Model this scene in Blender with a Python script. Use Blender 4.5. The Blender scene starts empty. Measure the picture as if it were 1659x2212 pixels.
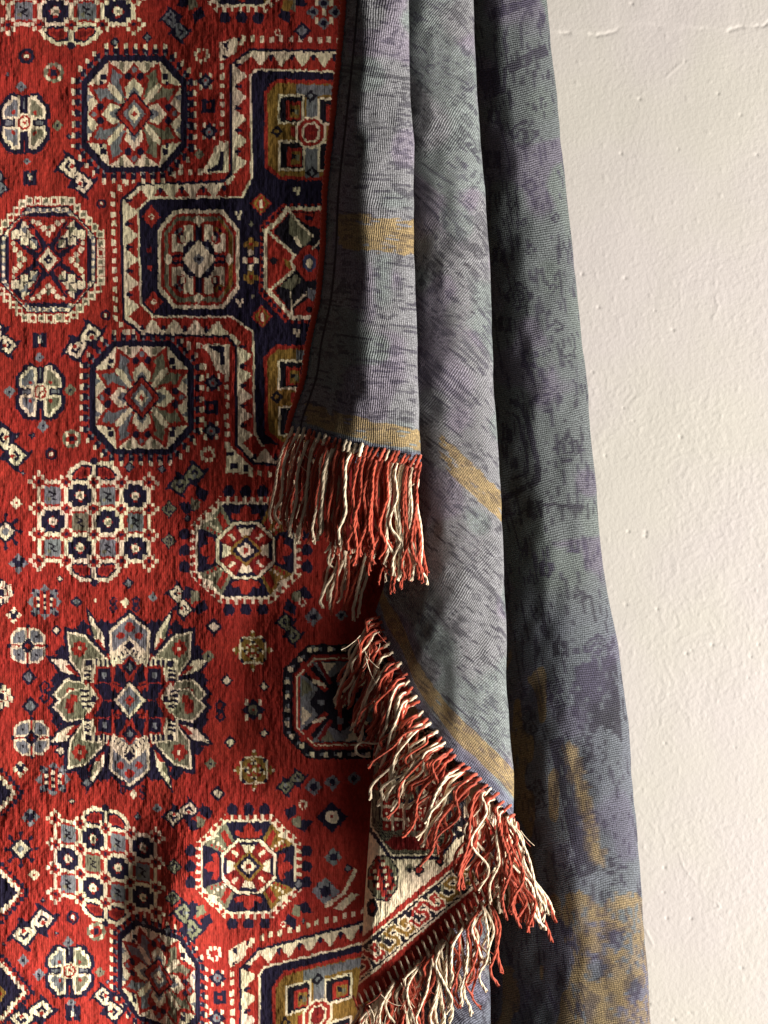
import bpy, math, random
import numpy as np

# ------------------------------------------------------------------ camera, light, exposure
PX = 0.0006            # metres per layout unit on the wall plane
CAMD = 1.5             # camera distance from the wall
CX, CY = 829.5, 1106.0
sc = bpy.context.scene
col = sc.collection

cam_d = bpy.data.cameras.new("camera")
cam_d.sensor_fit = 'VERTICAL'
cam_d.angle = 2 * math.atan(CY * PX / CAMD)
cam_d.clip_start = 0.01
cam_d.clip_end = 50
cam = bpy.data.objects.new("camera", cam_d)
cam.location = (0, -CAMD, 0)
cam.rotation_euler = (math.radians(90), 0, 0)
col.objects.link(cam)
sc.camera = cam

world = bpy.data.worlds.new("World")
sc.world = world
world.use_nodes = True
wb = world.node_tree.nodes["Background"]
wb.inputs[0].default_value = (1.0, 0.93, 0.89, 1)
wb.inputs[1].default_value = 0.058

lamp_d = bpy.data.lights.new("window_light", 'AREA')
lamp_d.shape = 'RECTANGLE'
lamp_d.size = 2.0
lamp_d.size_y = 2.0
lamp_d.energy = 660
lamp_d.color = (1.0, 0.945, 0.87)
lamp = bpy.data.objects.new("window_light", lamp_d)
lamp.location = (3.65, -1.58, -1.0)
tgt = (-0.05, -0.05, 0.0)
from mathutils import Vector
lamp.rotation_euler = (Vector(tgt) - Vector(lamp.location)).to_track_quat('-Z', 'Y').to_euler()
col.objects.link(lamp)

sc.view_settings.view_transform = 'Standard'
sc.view_settings.look = 'None'
sc.view_settings.gamma = 1
sc.view_settings.exposure = 0.0
sc.cycles.use_denoising = True

rng = np.random.default_rng(7)
random.seed(7)

# ------------------------------------------------------------------ helpers
def W(px, py, d):
    """layout coordinates at distance d in front of the wall -> metres"""
    px = np.asarray(px, float); py = np.asarray(py, float); d = np.asarray(d, float)
    k = PX * (CAMD - d) / CAMD
    return np.stack(np.broadcast_arrays((px - CX) * k, -d, (CY - py) * k), -1)

def sstep(a, b, x):
    t = np.clip((np.asarray(x, float) - a) / (b - a), 0, 1)
    return t * t * (3 - 2 * t)

def vnoise(x, y, seed=0):
    """smooth value noise, about -1..1"""
    r = np.random.default_rng(seed).uniform(-1, 1, (256, 256))
    xi = np.floor(x).astype(int); yi = np.floor(y).astype(int)
    fx = x - xi; fy = y - yi
    fx = fx * fx * (3 - 2 * fx); fy = fy * fy * (3 - 2 * fy)
    a = r[yi & 255, xi & 255]; b = r[yi & 255, (xi + 1) & 255]
    c = r[(yi + 1) & 255, xi & 255]; d = r[(yi + 1) & 255, (xi + 1) & 255]
    return (a * (1 - fx) + b * fx) * (1 - fy) + (c * (1 - fx) + d * fx) * fy

def curve(pts):
    xs = [p[0] for p in pts]; ys = [p[1] for p in pts]
    return lambda t: np.interp(t, xs, ys)

def scurve(pts):
    """smoothed monotone interpolation"""
    xs = np.array([p[0] for p in pts], float); ys = np.array([p[1] for p in pts], float)
    m = np.gradient(ys, xs)
    def f(t):
        t = np.asarray(t, float)
        tc = np.clip(t, xs[0], xs[-1])
        i = np.clip(np.searchsorted(xs, tc, side='right') - 1, 0, len(xs) - 2)
        h = xs[i + 1] - xs[i]; s = (tc - xs[i]) / h
        v = ((2*s**3 - 3*s**2 + 1) * ys[i] + (s**3 - 2*s**2 + s) * h * m[i]
             + (-2*s**3 + 3*s**2) * ys[i + 1] + (s**3 - s**2) * h * m[i + 1])
        return v + np.where(t < xs[0], (t - xs[0]) * m[0], 0) + np.where(t > xs[-1], (t - xs[-1]) * m[-1], 0)
    return f

def mesh_obj(name, verts, faces, mat, parent=None, colors=None, uvs=None, smooth=True):
    me = bpy.data.meshes.new(name)
    verts = np.asarray(verts, np.float32).reshape(-1, 3)
    faces = np.asarray(faces, np.int32)
    nf, k = faces.shape
    me.vertices.add(len(verts)); me.vertices.foreach_set("co", verts.ravel())
    me.loops.add(nf * k); me.loops.foreach_set("vertex_index", faces.ravel())
    me.polygons.add(nf)
    me.polygons.foreach_set("loop_start", np.arange(0, nf * k, k, dtype=np.int32))
    me.polygons.foreach_set("use_smooth", np.full(nf, smooth, bool))
    if colors is not None:
        ca = me.color_attributes.new("Col", 'FLOAT_COLOR', 'POINT')
        c4 = np.ones((len(verts), 4), np.float32); c4[:, :3] = colors
        ca.data.foreach_set("color", c4.ravel())
    if uvs is not None:
        ul = me.uv_layers.new(name="UVMap")
        ul.data.foreach_set("uv", np.asarray(uvs, np.float32)[faces.ravel()].ravel())
    me.update(calc_edges=True)
    me.materials.append(mat)
    ob = bpy.data.objects.new(name, me)
    col.objects.link(ob)
    if parent is not None: ob.parent = parent
    return ob

def grid_faces(nr, nc):
    i = np.arange(nr * nc).reshape(nr, nc)
    return np.stack([i[:-1, :-1], i[1:, :-1], i[1:, 1:], i[:-1, 1:]], -1).reshape(-1, 4)

# ------------------------------------------------------------------ materials
def new_mat(name):
    m = bpy.data.materials.new(name); m.use_nodes = True
    nt = m.node_tree; b = nt.nodes["Principled BSDF"]
    return m, nt, b

def pile_material():
    m, nt, b = new_mat("wool_pile")
    N = nt.nodes; L = nt.links
    at = N.new("ShaderNodeAttribute"); at.attribute_name = "Col"
    tc = N.new("ShaderNodeTexCoord")
    mp = N.new("ShaderNodeMapping"); mp.inputs['Scale'].default_value = (1, 1, 0.45)
    nz = N.new("ShaderNodeTexNoise"); nz.inputs['Scale'].default_value = 620; nz.inputs['Detail'].default_value = 3
    L.new(tc.outputs['Object'], mp.inputs[0]); L.new(mp.outputs[0], nz.inputs['Vector'])
    mr = N.new("ShaderNodeMapRange"); mr.inputs[1].default_value = 0.3; mr.inputs[2].default_value = 0.7
    mr.inputs[3].default_value = 0.78; mr.inputs[4].default_value = 1.15
    L.new(nz.outputs[0], mr.inputs[0])
    mx = N.new("ShaderNodeMix"); mx.data_type = 'RGBA'; mx.blend_type = 'MULTIPLY'; mx.inputs[0].default_value = 1
    L.new(at.outputs['Color'], mx.inputs[6]); L.new(mr.outputs[0], mx.inputs[7])
    L.new(mx.outputs[2], b.inputs['Base Color'])
    bp = N.new("ShaderNodeBump"); bp.inputs['Strength'].default_value = 0.5; bp.inputs['Distance'].default_value = 0.0012
    L.new(nz.outputs[0], bp.inputs['Height']); L.new(bp.outputs[0], b.inputs['Normal'])
    b.inputs['Roughness'].default_value = 0.85
    b.inputs['Specular IOR Level'].default_value = 0.15
    b.inputs['Sheen Weight'].default_value = 0.18
    b.inputs['Sheen Roughness'].default_value = 0.45
    b.inputs['Sheen Tint'].default_value = (1, 0.75, 0.6, 1)
    return m

def back_material():
    m, nt, b = new_mat("woven_rug_back")
    N = nt.nodes; L = nt.links
    at = N.new("ShaderNodeAttribute"); at.attribute_name = "Col"
    uv = N.new("ShaderNodeUVMap"); uv.uv_map = "UVMap"
    # slight irregularity of the threads
    nz = N.new("ShaderNodeTexNoise"); nz.inputs['Scale'].default_value = 0.16; nz.inputs['Detail'].default_value = 3
    L.new(uv.outputs[0], nz.inputs['Vector'])
    vm = N.new("ShaderNodeVectorMath"); vm.operation = 'MULTIPLY_ADD'
    vm.inputs[1].default_value = (1.5, 1.5, 0); L.new(nz.outputs['Color'], vm.inputs[0]); L.new(uv.outputs[0], vm.inputs[2])
    sp = N.new("ShaderNodeSeparateXYZ"); L.new(vm.outputs[0], sp.inputs[0])
    def rib(sock, f):
        a = N.new("ShaderNodeMath"); a.operation = 'MULTIPLY'; a.inputs[1].default_value = math.pi * f
        L.new(sock, a.inputs[0])
        s = N.new("ShaderNodeMath"); s.operation = 'SINE'; L.new(a.outputs[0], s.inputs[0])
        q = N.new("ShaderNodeMath"); q.operation = 'ABSOLUTE'; L.new(s.outputs[0], q.inputs[0])
        return q.outputs[0]
    r1 = rib(sp.outputs[0], 1.0); r2 = rib(sp.outputs[1], 1.0)
    w = N.new("ShaderNodeMath"); w.operation = 'MULTIPLY_ADD'; w.inputs[1].default_value = 0.28
    L.new(r2, w.inputs[0])
    L.new(r1, w.inputs[2])
    n2 = N.new("ShaderNodeTexNoise"); n2.inputs['Scale'].default_value = 1.3; n2.inputs['Detail'].default_value = 3
    L.new(uv.outputs[0], n2.inputs['Vector'])
    h = N.new("ShaderNodeMath"); h.operation = 'MULTIPLY_ADD'; h.inputs[1].default_value = 0.8
    L.new(n2.outputs[0], h.inputs[0]); L.new(w.outputs[0], h.inputs[2])
    bp = N.new("ShaderNodeBump"); bp.inputs['Strength'].default_value = 0.6; bp.inputs['Distance'].default_value = 0.0012
    L.new(h.outputs[0], bp.inputs['Height']); L.new(bp.outputs[0], b.inputs['Normal'])
    # dark ground threads seen between the ribs
    mr = N.new("ShaderNodeMapRange"); mr.inputs[1].default_value = 0.2; mr.inputs[2].default_value = 1.0
    mr.inputs[3].default_value = 0.66; mr.inputs[4].default_value = 1.12
    L.new(w.outputs[0], mr.inputs[0])
    m2 = N.new("ShaderNodeMapRange"); m2.inputs[1].default_value = 0.3; m2.inputs[2].default_value = 0.7
    m2.inputs[3].default_value = 0.45; m2.inputs[4].default_value = 1.5
    L.new(n2.outputs[0], m2.inputs[0])
    mm = N.new("ShaderNodeMath"); mm.operation = 'MULTIPLY'; L.new(mr.outputs[0], mm.inputs[0]); L.new(m2.outputs[0], mm.inputs[1])
    mx = N.new("ShaderNodeMix"); mx.data_type = 'RGBA'; mx.blend_type = 'MULTIPLY'; mx.inputs[0].default_value = 1
    L.new(at.outputs['Color'], mx.inputs[6]); L.new(mm.outputs[0], mx.inputs[7])
    L.new(mx.outputs[2], b.inputs['Base Color'])
    b.inputs['Roughness'].default_value = 0.7
    b.inputs['Specular IOR Level'].default_value = 0.25
    return m

def yarn_material(name, c, var):
    m, nt, b = new_mat(name)
    N = nt.nodes; L = nt.links
    tc = N.new("ShaderNodeTexCoord")
    nz = N.new("ShaderNodeTexNoise"); nz.inputs['Scale'].default_value = 420; nz.inputs['Detail'].default_value = 4
    L.new(tc.outputs['Object'], nz.inputs['Vector'])
    oi = N.new("ShaderNodeObjectInfo")
    ad = N.new("ShaderNodeMath"); ad.operation = 'MULTIPLY_ADD'; ad.inputs[1].default_value = 0.5
    L.new(oi.outputs['Random'], ad.inputs[0]); L.new(nz.outputs[0], ad.inputs[2])
    cr = N.new("ShaderNodeValToRGB")
    cr.color_ramp.elements[0].position = 0.3; cr.color_ramp.elements[0].color = (*[x * var for x in c], 1)
    cr.color_ramp.elements[1].position = 1.0; cr.color_ramp.elements[1].color = (*c, 1)
    L.new(ad.outputs[0], cr.inputs[0]); L.new(cr.outputs[0], b.inputs['Base Color'])
    bp = N.new("ShaderNodeBump"); bp.inputs['Strength'].default_value = 0.6; bp.inputs['Distance'].default_value = 0.001
    L.new(nz.outputs[0], bp.inputs['Height']); L.new(bp.outputs[0], b.inputs['Normal'])
    b.inputs['Roughness'].default_value = 0.8
    b.inputs['Specular IOR Level'].default_value = 0.2
    b.inputs['Sheen Weight'].default_value = 0.25
    return m

def wall_material():
    m, nt, b = new_mat("painted_plaster")
    N = nt.nodes; L = nt.links
    tc = N.new("ShaderNodeTexCoord")
    n1 = N.new("ShaderNodeTexNoise"); n1.inputs['Scale'].default_value = 5; n1.inputs['Detail'].default_value = 3
    L.new(tc.outputs['Object'], n1.inputs['Vector'])
    cr = N.new("ShaderNodeValToRGB")
    e = cr.color_ramp.elements
    e[0].position = 0.38; e[0].color = (0.448, 0.418, 0.406, 1)
    e[1].position = 0.62; e[1].color = (0.446, 0.426, 0.390, 1)
    L.new(n1.outputs[0], cr.inputs[0]); L.new(cr.outputs[0], b.inputs['Base Color'])
    n2 = N.new("ShaderNodeTexNoise"); n2.inputs['Scale'].default_value = 210; n2.inputs['Detail'].default_value = 4
    L.new(tc.outputs['Object'], n2.inputs['Vector'])
    bp = N.new("ShaderNodeBump"); bp.inputs['Strength'].default_value = 0.28; bp.inputs['Distance'].default_value = 0.0013
    L.new(n2.outputs[0], bp.inputs['Height']); L.new(bp.outputs[0], b.inputs['Normal'])
    b.inputs['Roughness'].default_value = 0.75
    b.inputs['Specular IOR Level'].default_value = 0.25
    return m

M_PILE = pile_material(); M_BACK = back_material(); M_WALL = wall_material()
M_CREAM = yarn_material("cream_yarn", (0.78, 0.64, 0.46), 0.7)
M_RUST = yarn_material("rust_yarn", (0.43, 0.066, 0.032), 0.5)
M_SELV = yarn_material("red_overcast_yarn", (0.50, 0.048, 0.020), 0.7)

# ------------------------------------------------------------------ wall
def build_wall():
    xs = np.concatenate([np.arange(-500, 1040, 60), np.arange(1040, 1780, 2.6), np.arange(1800, 3400, 60)])
    ys = np.concatenate([np.arange(-900, -60, 60), np.arange(-60, 2290, 2.6), np.arange(2300, 3400, 60)])
    X, Y = np.meshgrid(xs, ys)
    wx = X + 14 * vnoise(X / 40, Y / 40, 1); wy = Y + 14 * vnoise(X / 40, Y / 40, 2)
    patch = sstep(-0.35, 0.5, vnoise(X / 150 + 3, Y / 150, 3))
    lo = sstep(250, 900, Y)
    # grainy trowelled plaster: small raised crumbs, density varying over the wall
    a = vnoise(wx / 7.5, wy / 9.5, 4); b = vnoise(wx / 4.4, wy / 5.0, 5); c = vnoise(wx / 16, wy / 22, 6)
    h = 0.00012 * np.maximum(a, -0.25) + 0.00018 * np.maximum(b - 0.05, 0) + 0.00004 * c
    h *= 0.35 + 0.75 * patch * (0.55 + 0.45 * lo) + 0.25 * lo
    h += 0.00022 * vnoise(X / 70, Y / 70, 8) + 0.0006 * vnoise(X / 260, Y / 240, 9)
    # pits
    for _ in range(60):
        x0, y0 = rng.uniform(1180, 1680), rng.uniform(0, 2212); r = rng.uniform(1.8, 3.4)
        h -= 0.0010 * np.exp(-(((X - x0) ** 2 + (Y - y0) ** 2) / r ** 2))
    # crumbs
    for _ in range(170):
        x0, y0 = rng.uniform(1180, 1680), rng.uniform(0, 2212); r = rng.uniform(2.0, 4.0); s = rng.uniform(1, 2.2)
        h += 0.0003 * np.exp(-(((X - x0) / r) ** 2 + ((Y - y0) / (r * s)) ** 2))
    # plaster joint running across near the top: upper coat stands proud of the lower one
    jy = 66 - 0.030 * (X - 1200) + 9 * vnoise(X / 62, X * 0 + 2, 11) + 5 * vnoise(X / 17, X * 0 + 5, 15) + 2.5 * vnoise(X / 7, X * 0, 12)
    h += 0.0004 * sstep(8, -8, Y - jy) * (0.25 + 0.75 * sstep(-0.4, 0.3, vnoise(X / 50, X * 0 + 4, 16)))
    h -= 0.0009 * np.exp(-((Y - jy - 2) / 3.2) ** 2) * sstep(0.1, 0.6, vnoise(X / 33, X * 0 + 9, 14))
    # scratches and trowel arcs
    def scratch(pts, w, dep):
        nonlocal h
        for (xa, ya), (xb, yb) in zip(pts[:-1], pts[1:]):
            L2 = (xb - xa) ** 2 + (yb - ya) ** 2
            t = np.clip(((X - xa) * (xb - xa) + (Y - ya) * (yb - ya)) / L2, 0, 1)
            dd = (X - xa - t * (xb - xa)) ** 2 + (Y - ya - t * (yb - ya)) ** 2
            h += dep * np.exp(-dd / w ** 2)
    scratch([(1467, 1845), (1474, 1868), (1486, 1888), (1502, 1905)], 2.0, 0.0003)
    scratch([(1530, 1968), (1555, 1960), (1550, 1950), (1536, 1945)], 2.2, 0.0004)
    scratch([(1545, 645), (1552, 660), (1540, 690)], 3.4, 0.0003)
    scratch([(1478, 130), (1440, 165)], 2.6, 0.0003)
    scratch([(1395, 2010), (1410, 2040)], 2.5, 0.0005)
    V = W(X, Y, h)
    ob = mesh_obj("wall", V, grid_faces(len(ys), len(xs)), M_WALL)
    ob["kind"] = "structure"
    ob["label"] = "rough off-white plastered wall beside and behind the hanging rug"
    ob["category"] = "wall"
build_wall()

# ------------------------------------------------------------------ the rug's knotted design (drawn knot by knot in yarn colours)
YARN = {
 'R': (0.350, 0.028, 0.019), 'D': (0.190, 0.012, 0.012), 'N': (0.012, 0.009, 0.029), 'W': (0.890, 0.745, 0.520),
 'G': (0.190, 0.192, 0.205), 'O': (0.205, 0.190, 0.122), 'Y': (0.270, 0.150, 0.032), 'K': (0.010, 0.008, 0.016),
 'B': (0.050, 0.055, 0.120),
}
KEYS = list(YARN)
PAL = np.array([YARN[k] for k in KEYS])
IDX = {k: i for i, k in enumerate(KEYS)}

class Canvas:
    def __init__(s, x0, y0, w, h, base):
        s.x0, s.y0, s.w, s.h = x0, y0, w, h
        s.a = np.full((h, w), IDX[base], np.uint8)
        s.ids = np.zeros((h, w), np.uint8)
        s.I = (0, 0, 1, 0, 0, 1)
    def tr(s, pts, T):
        p = np.asarray(pts, float).reshape(-1, 2); cx, cy, ux, uy, vx, vy = T
        return np.stack([cx + p[:, 0] * ux + p[:, 1] * vx, cy + p[:, 0] * uy + p[:, 1] * vy], 1)
    def mask(s, q):
        q = q - (s.x0, s.y0)
        xa = max(int(math.floor(q[:, 0].min())), 0); xb = min(int(math.ceil(q[:, 0].max())) + 1, s.w)
        ya = max(int(math.floor(q[:, 1].min())), 0); yb = min(int(math.ceil(q[:, 1].max())) + 1, s.h)
        if xa >= xb or ya >= yb: return None
        X = np.arange(xa, xb)[None, :] + 0.5; Y = np.arange(ya, yb)[:, None] + 0.5
        ins = np.zeros((yb - ya, xb - xa), bool)
        n = len(q)
        for i in range(n):
            x1, y1 = q[i]; x2, y2 = q[(i + 1) % n]
            if y1 == y2: continue
            c = ((y1 > Y) != (y2 > Y))
            xi = (x2 - x1) * (Y - y1) / (y2 - y1) + x1
            ins ^= (c & (X < xi))
        return slice(ya, yb), slice(xa, xb), ins
    def f(s, c, pts, T=None):
        m = s.mask(s.tr(pts, T or s.I))
        if m: s.a[m[0], m[1]][m[2]] = IDX[c]
    def idf(s, i, pts, T=None):
        m = s.mask(s.tr(pts, T or s.I))
        if m: s.ids[m[0], m[1]][m[2]] = i
    def f4(s, c, pts, T=None):
        for a in (1, -1):
            for b in (1, -1): s.f(c, [(x * a, y * b) for x, y in pts], T)
    def fr(s, c, pts, T=None):            # four quarter turns
        for k in range(4):
            s.f(c, pts, T); pts = [(-y, x) for x, y in pts]
    def f8(s, c, pts, T=None):
        s.f4(c, pts, T); s.f4(c, [(y, x) for x, y in pts], T)
    def ln(s, c, p, q, w, T=None):
        dx, dy = q[0] - p[0], q[1] - p[1]; L = math.hypot(dx, dy) or 1; nx, ny = -dy / L * w / 2, dx / L * w / 2
        s.f(c, [(p[0] + nx, p[1] + ny), (q[0] + nx, q[1] + ny), (q[0] - nx, q[1] - ny), (p[0] - nx, p[1] - ny)], T)
    def pl(s, c, pts, w, T=None, close=False):
        pp = list(pts) + ([pts[0]] if close else [])
        for p, q in zip(pp[:-1], pp[1:]): s.ln(c, p, q, w, T)
        for p in pts: s.sq(c, p[0], p[1], w * .5, w * .5, T)
    def sq(s, c, x, y, rx, ry=None, T=None):
        ry = rx if ry is None else ry
        s.f(c, [(x - rx, y - ry), (x + rx, y - ry), (x + rx, y + ry), (x - rx, y + ry)], T)
    def di(s, c, x, y, rx, ry=None, T=None):
        ry = rx if ry is None else ry
        s.f(c, [(x, y - ry), (x + rx, y), (x, y + ry), (x - rx, y)], T)
    def ng(s, c, x, y, r, T=None, n=10, ry=None):
        ry = r if ry is None else ry
        s.f(c, [(x + r * math.cos(2*math.pi*k/n), y + ry * math.sin(2*math.pi*k/n)) for k in range(n)], T)

def octo(w, h=None, f=0.56, cx=0, cy=0):
    h = w if h is None else h
    return [(cx - w*f, cy - h), (cx + w*f, cy - h), (cx + w, cy - h*f), (cx + w, cy + h*f),
            (cx + w*f, cy + h), (cx - w*f, cy + h), (cx - w, cy + h*f), (cx - w, cy - h*f)]

def along(path, step, off=0, close=False):
    """points and left normals at even steps along a path"""
    pp = list(path) + ([path[0]] if close else [])
    out = []; acc = off
    for (xa, ya), (xb, yb) in zip(pp[:-1], pp[1:]):
        L = math.hypot(xb - xa, yb - ya)
        if L == 0: continue
        tx, ty = (xb - xa) / L, (yb - ya) / L
        while acc < L:
            out.append((xa + tx * acc, ya + ty * acc, tx, ty)); acc += step
        acc -= L
    return out

# ---- motifs in local units (half width about 100)
def sunburst(c, T):
    for x, y, tx, ty in along(octo(121), 21, 8, True):
        nx, ny = ty, -tx
        c.sq('N', x, y, 6, 7, T); c.sq('W', x + nx * 9, y + ny * 9, 3.6, 5, T)
        c.sq('G', x - nx * 7, y - ny * 7, 2.5, 3, T)
    c.f('N', octo(113), T); c.f('W', octo(99, 101), T)
    c.f4('O', [(22, -100), (34, -100), (30, -84), (24, -84)], T)
    c.f4('G', [(100, 24), (100, 38), (86, 34)], T)
    c.f8('R', [(8, -30), (12, -72), (54, -101), (60, -58), (30, -20)], T)
    for sx in (-1, 1):
        for sy in (-1, 1):
            k = 'G' if sx < 0 else 'O'
            up = [(15, -34), (18, -68), (47, -87), (50, -60), (24, -30)]
            lo = [(34, -15), (68, -18), (87, -47), (60, -50), (30, -24)]
            c.f(k, [(x*sx, y*sy) for x, y in up], T); c.f('G' if sx < 0 and sy < 0 else k, [(x*sx, y*sy) for x, y in lo], T)
            c.f('W', [(x*sx, y*sy) for x, y in [(18, -22), (40, -52), (54, -60), (58, -52), (46, -38), (25, -16)]], T)
            c.sq('N', 66*sx, -72*sy, 6, 6, T); c.sq('N', 70*sx, -60*sy, 4, 4, T)
    c.fr('R', [(0, -99), (32, -64), (22, -36), (0, -26), (-22, -36), (-32, -64)], T)
    c.fr('W', [(0, -70), (20, -50), (15, -30), (0, -42), (-15, -30), (-20, -50)], T)
    c.fr('G', [(0, -54), (11, -40), (8, -30), (0, -38), (-8, -30), (-11, -40)], T)
    for a, b in ((0, -1), (1, 0), (0, 1), (-1, 0)):
        for s in (-1, 1):
            x, y = (s * 13, -73) if a == 0 else (73, s * 13)
            if b == 1: y = -y
            if a == -1: x = -x
            c.ng('N', x, y, 8, T, 7)
        c.ng('G', 86 * a, 86 * b, 6, T, 6)
    c.di('N', 0, 0, 42, 46, T); c.di('R', 0, 0, 38, 40, T); c.di('D', 0, 0, 29, 32, T); c.di('G', 0, 0, 24, 27, T); c.di('W', 0, 0, 14, 17, T); c.di('R', 0, 0, 6, 7, T)

def checker(c, T):
    xs = [-119, -59.5, 0, 59.5, 119]; ys = [-85, -28, 28, 85]
    for s in (-1, 1):
        c.f('N', [(-58, s*85), (-46, s*112), (-28, s*124), (28, s*124), (46, s*112), (58, s*85)], T)
        for k in (-1, 1):
            c.f('R', [(k*8, s*94), (k*8, s*115), (k*26, s*118), (k*40, s*108), (k*48, s*94)], T)
            c.f('D', [(k*14, s*99), (k*14, s*111), (k*26, s*113), (k*36, s*105), (k*40, s*99)], T)
        c.pl('W', [(-62, s*88), (-47, s*113), (-28, s*126), (28, s*126), (47, s*113), (62, s*88)], 8, T)
        c.ln('W', (0, s*85), (0, s*126), 8, T); c.ng('N', 0, s*131, 9, T, 7)
    for r in range(3):
        for q in range(4):
            x, y = (xs[q] + xs[q+1]) / 2, (ys[r] + ys[r+1]) / 2
            if (r + q) % 2 == 0:
                c.sq('R', x, y, 27, 26, T)
                g = 'O' if (r == 1 and q == 1) else 'G'
                c.sq(g, x, y, 17.5, 19, T)
                c.pl('K', [(x-7, y-9), (x+5, y-3), (x-5, y+3), (x+6, y+9)], 4, T); c.sq('O', x - 8, y + 8, 4, 4, T)
            else:
                c.sq('W', x, y, 27, 26, T); c.f('N', octo(25, 24, .72, x, y), T)
                c.ng('R', x, y, 12.5, T, 4); c.sq('R', x, y + 11, 4, 3, T); c.sq('W', x, y, 8, 6, T); c.sq('W', x, y, 5, 9, T); c.sq('O', x + 1, y + 1, 4, 3.5, T)
    for r, y in enumerate(ys):
        for q in range(4):
            c.ln('W', (xs[q], y), (xs[q+1], y), 8, T)
    for q, x in enumerate(xs):
        for r in range(3):
            c.ln('W', (x, ys[r]), (x, ys[r+1]), 8, T)
    for x in xs:
        for y in ys:
            c.sq('R', x, y, 11, 4.5, T); c.sq('R', x, y, 4.5, 11, T); c.ng('D', x, y, 6, T, 6); c.sq('N', x, y, 3.5, 3.5, T)
            for a in (-1, 1):
                for b in (-1, 1): c.sq('W', x + a*9.5, y + b*9.5, 4, 4.6, T)
            if abs(x) > 100: c.sq('W', x + math.copysign(18, x), y, 4.5, 4.5, T)
            if abs(y) > 80 and abs(x) > 100: c.sq('W', x, y + math.copysign(18, y), 4, 5, T)

def navy_octagon(c, T):
    for k in range(4):
        for i in (-1, 0, 1):
            x, y = i * 31, -112
            for _ in range(k): x, y = -y, x
            c.f('N', [(x - 11, y - 0), (x - 7, y - 9), (x, y - 13), (x + 7, y - 9), (x + 11, y), (x + 8, y + 10), (x - 8, y + 10)], T)
    for a in (-1, 1):
        for b in (-1, 1):
            c.f('N', [(68*a, -110*b), (90*a, -124*b), (92*a, -104*b), (76*a, -92*b)], T)
            c.f('N', [(110*a, -68*b), (124*a, -90*b), (104*a, -92*b), (92*a, -76*b)], T)
            c.f('O', [(82*a, -92*b), (100*a, -100*b), (100*a, -78*b), (88*a, -76*b)], T)
    c.f('W', octo(102, 102, .45), T)
    for x, y, tx, ty in along(octo(97, 97, .45), 15, 4, True):
        c.sq('R', x, y, 4.6, 4.6, T)
    c.f('W', octo(92, 92, .45), T); c.f('N', octo(88, 88, .45), T)
    cr = [(-12, -56), (-27, -61), (-25, -72), (-11, -67), (-10, -78), (0, -86), (10, -78), (11, -67), (25, -72), (27, -61), (12, -56)]
    c.fr('R', cr, T)
    for sx in (-1, 1):
        for sy in (-1, 1):
            g = 'O' if sx < 0 else 'Y'
            m = lambda pts: [(x*sx, y*sy) for x, y in pts]
            c.f(g, m([(24, -44), (44, -86), (60, -66), (86, -44), (44, -24)]), T)
            c.f('R', m([(28, -40), (46, -74), (54, -64), (38, -32)]), T)
            c.f('W', m([(56, -60), (76, -74), (72, -54)]), T)
            for i in range(5):
                c.sq('W', (38 + i*7)*sx, (-30 - i*5)*sy, 2.2, 3, T); c.sq('R', (42 + i*7)*sx, (-26 - i*4)*sy, 2.4, 3, T)
    c.f('K', octo(56, 56, .42), T); c.f('W', octo(54, 54, .42), T); c.f('D', octo(48, 48, .42), T)
    c.fr('N', [(-20, -49), (20, -49), (14, -40), (-14, -40)], T)
    c.fr('W', [(-13, -42), (13, -42), (7, -27), (-7, -27)], T)
    for sx in (-1, 1):
        for sy in (-1, 1):
            c.ng('R', 25*sx, 31*sy, 9, T, 6); c.ng('R', 31*sx, 22*sy, 9, T, 6)
            c.ln('W', (21*sx, 21*sy), (31*sx, 31*sy), 6, T)
    c.di('Y', 0, 0, 31, 31, T); c.di('N', 0, 0, 25, 25, T); c.ng('W', 0, 0, 12, T, 8); c.sq('W', 0, 0, 4, 14, T); c.sq('W', 0, 0, 14, 4, T); c.sq('R', 0, 0, 5, 5, T)

def four_petal(c, T):
    c.f('N', [(-40, -100), (-8, -88), (8, -88), (40, -100), (66, -92), (78, -70), (98, -52), (100, -16), (88, -6), (88, 6), (100, 16), (98, 56), (80, 74),
              (66, 94), (40, 102), (-40, 102), (-66, 94), (-80, 74), (-98, 56), (-100, 16), (-88, 6), (-88, -6), (-100, -16), (-98, -52), (-78, -70), (-66, -92)], T)
    for sx in (-1, 1):
        for sy in (-1, 1):
            m = lambda pts: [(x*sx, y*sy) for x, y in pts]
            c.f('W', m([(14, -12), (16, -86), (44, -88), (54, -70), (72, -62), (84, -40), (82, -12)]), T)
            c.f('G' if sx < 0 else 'O', m([(24, -22), (26, -74), (40, -76), (50, -60), (66, -52), (74, -36), (72, -20)]), T)
            c.ng('R', 40*sx, -33*sy, 8, T, 7)
            for i in range(4): c.sq('W', (46 + i*11)*sx, (-82 + i*14)*sy, 3, 7, T)
    c.ln('G', (0, -82), (0, -46), 5, T); c.ln('R', (0, 58), (0, 118), 4, T); c.ln('G', (-70, 0), (-40, 0), 12, T); c.ln('G', (44, 0), (72, 0), 12, T)
    c.f('W', octo(34, 30), T); c.ng('R', 0, 0, 26, T, 10); c.ng('W', 0, 0, 18, T, 8); c.sq('R', 0, 0, 5, 5, T); c.sq('R', 8, -2, 3, 5, T)

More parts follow.
